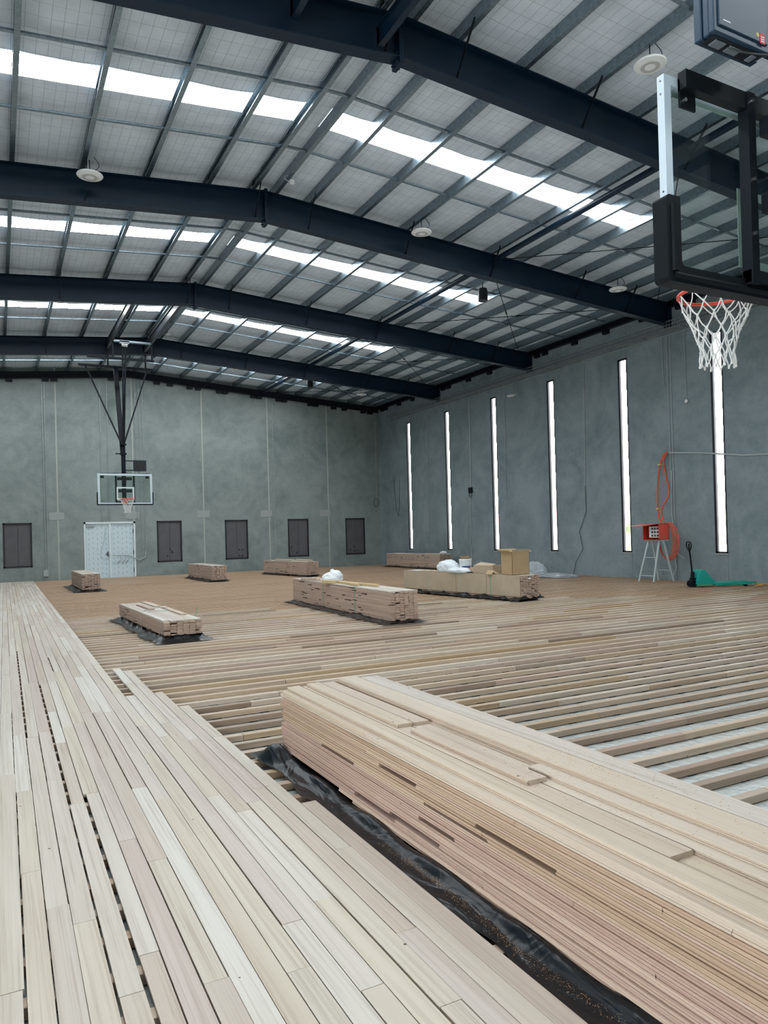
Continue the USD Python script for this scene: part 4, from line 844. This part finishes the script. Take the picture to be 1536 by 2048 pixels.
# pallet jack
th_=math.atan2(-.42,1.0); t=T('pallet_jack','teal hand pallet jack parked before the right wall, handle upright','pallet jack',(16.45,13.45,-.02),th_,local=True)
bd=[(-.10,.10),(.0,.44),(.10,.46),(.42,.115),(.42,.07),(-.10,.07)]
t.part('body',extr([(p[0],p[1]) for p in bd],'y',-.20,.20),'jack_teal')
for sy in (-1,1):
    t.part('fork',B().box(.36,1.42,sy*.19-.08,sy*.19+.08,.075,.115).box(.36,1.36,sy*.19-.08,sy*.19-.07,.045,.075).box(.36,1.36,sy*.19+.07,sy*.19+.08,.045,.075),'jack_teal')
    t.part('fork_tip',B().add(np.array([[1.42,sy*.19-.08,.075],[1.42,sy*.19+.08,.075],[1.42,sy*.19+.08,.115],[1.42,sy*.19-.08,.115],[1.50,sy*.19-.05,.08],[1.50,sy*.19+.05,.08],[1.50,sy*.19+.05,.10],[1.50,sy*.19-.05,.10]]),CUBE_F),'jack_teal')
    t.part('roller',tube([(1.22,sy*.19-.05,.04),(1.22,sy*.19+.05,.04)],.04,14),'rubber_black',40)
t.part('steer_wheel',[tube([(-.15,-.11,.09),(-.15,-.03,.09)],.09,18),tube([(-.15,.03,.09),(-.15,.11,.09)],.09,18)],'rubber_black',40)
t.part('pump',[tube([(-.14,0,.12),(-.12,0,.40)],.05,12),B().box(-.18,-.06,-.07,.07,.16,.24)],'black_steel',40)
t.part('handle_shaft',tube([(-.13,0,.36),(-.19,0,.98)],.022,10),'black_steel',40)
hl=[(-.19+.0,0,.95),(-.20,-.10,1.04),(-.205,-.125,1.12),(-.207,-.09,1.19),(-.208,0,1.20),(-.207,.09,1.19),(-.205,.125,1.12),(-.20,.10,1.04),(-.19,0,.95)]
t.part('handle_loop',tube(spline(hl,5),.017,8,False),'black_steel',40); t.part('handle_post',B().box(-.215,-.19,-.02,.02,.95,1.16),'black_steel'); t.part('lever',B().box(-.215,-.195,-.07,.07,1.185,1.215),'ladder_alu')
t=T('load_strap','crumpled orange load strap on the battens behind the jack forks','strap',(17.9,12.55,-.018)); rr=random.Random(4); p=[(17.55+.09*k,12.6+rr.uniform(-.16,.16),-.012+rr.uniform(0,.04)) for k in range(8)]
for k in range(2): q=[(a+rr.uniform(-.05,.05),b+rr.uniform(-.1,.1),c+.004*k) for a,b,c in p]; t.part('webbing',tube(spline(q,5),.014,4),'strap_orange')

# ================================================================== outside, glimpsed through the slit windows
obj('ground_outside',B().box(XR+1,90,-20,130,-.9,-.6),'outdoor_ground',kind='structure')
def tree(label,x,y,h,seed):
    t=T('tree',label,'tree',(x,y,-.6)); t.part('trunk',tube([(x,y,-.6),(x+.1,y,h*.4)],[.18,.1],8),'packer'); t.part('crown',[lump((x+random.Random(seed+k).uniform(-1,1),y+random.Random(seed+k+9).uniform(-1,1),h*.25+.45*k),(1.6,1.6,1.3),seed+k,2,.6) for k in range(4)],'outdoor_green',40)
tree('green tree outside, seen through the rightmost slit window',38,31.3,1.9,50); tree('green bush outside the second slit window from the right',34,33.2,1.2,60)
t=T('house','low house with a red roof seen through the middle slit windows','house',(52,58,-.6)); t.part('wall',B().box(47,57,50,66,-.6,2.2),'house_wall'); t.part('roof',extr([(46.5,2.2),(57.5,2.2),(52,4.3)],'y',49.5,66.5),'house_roof')
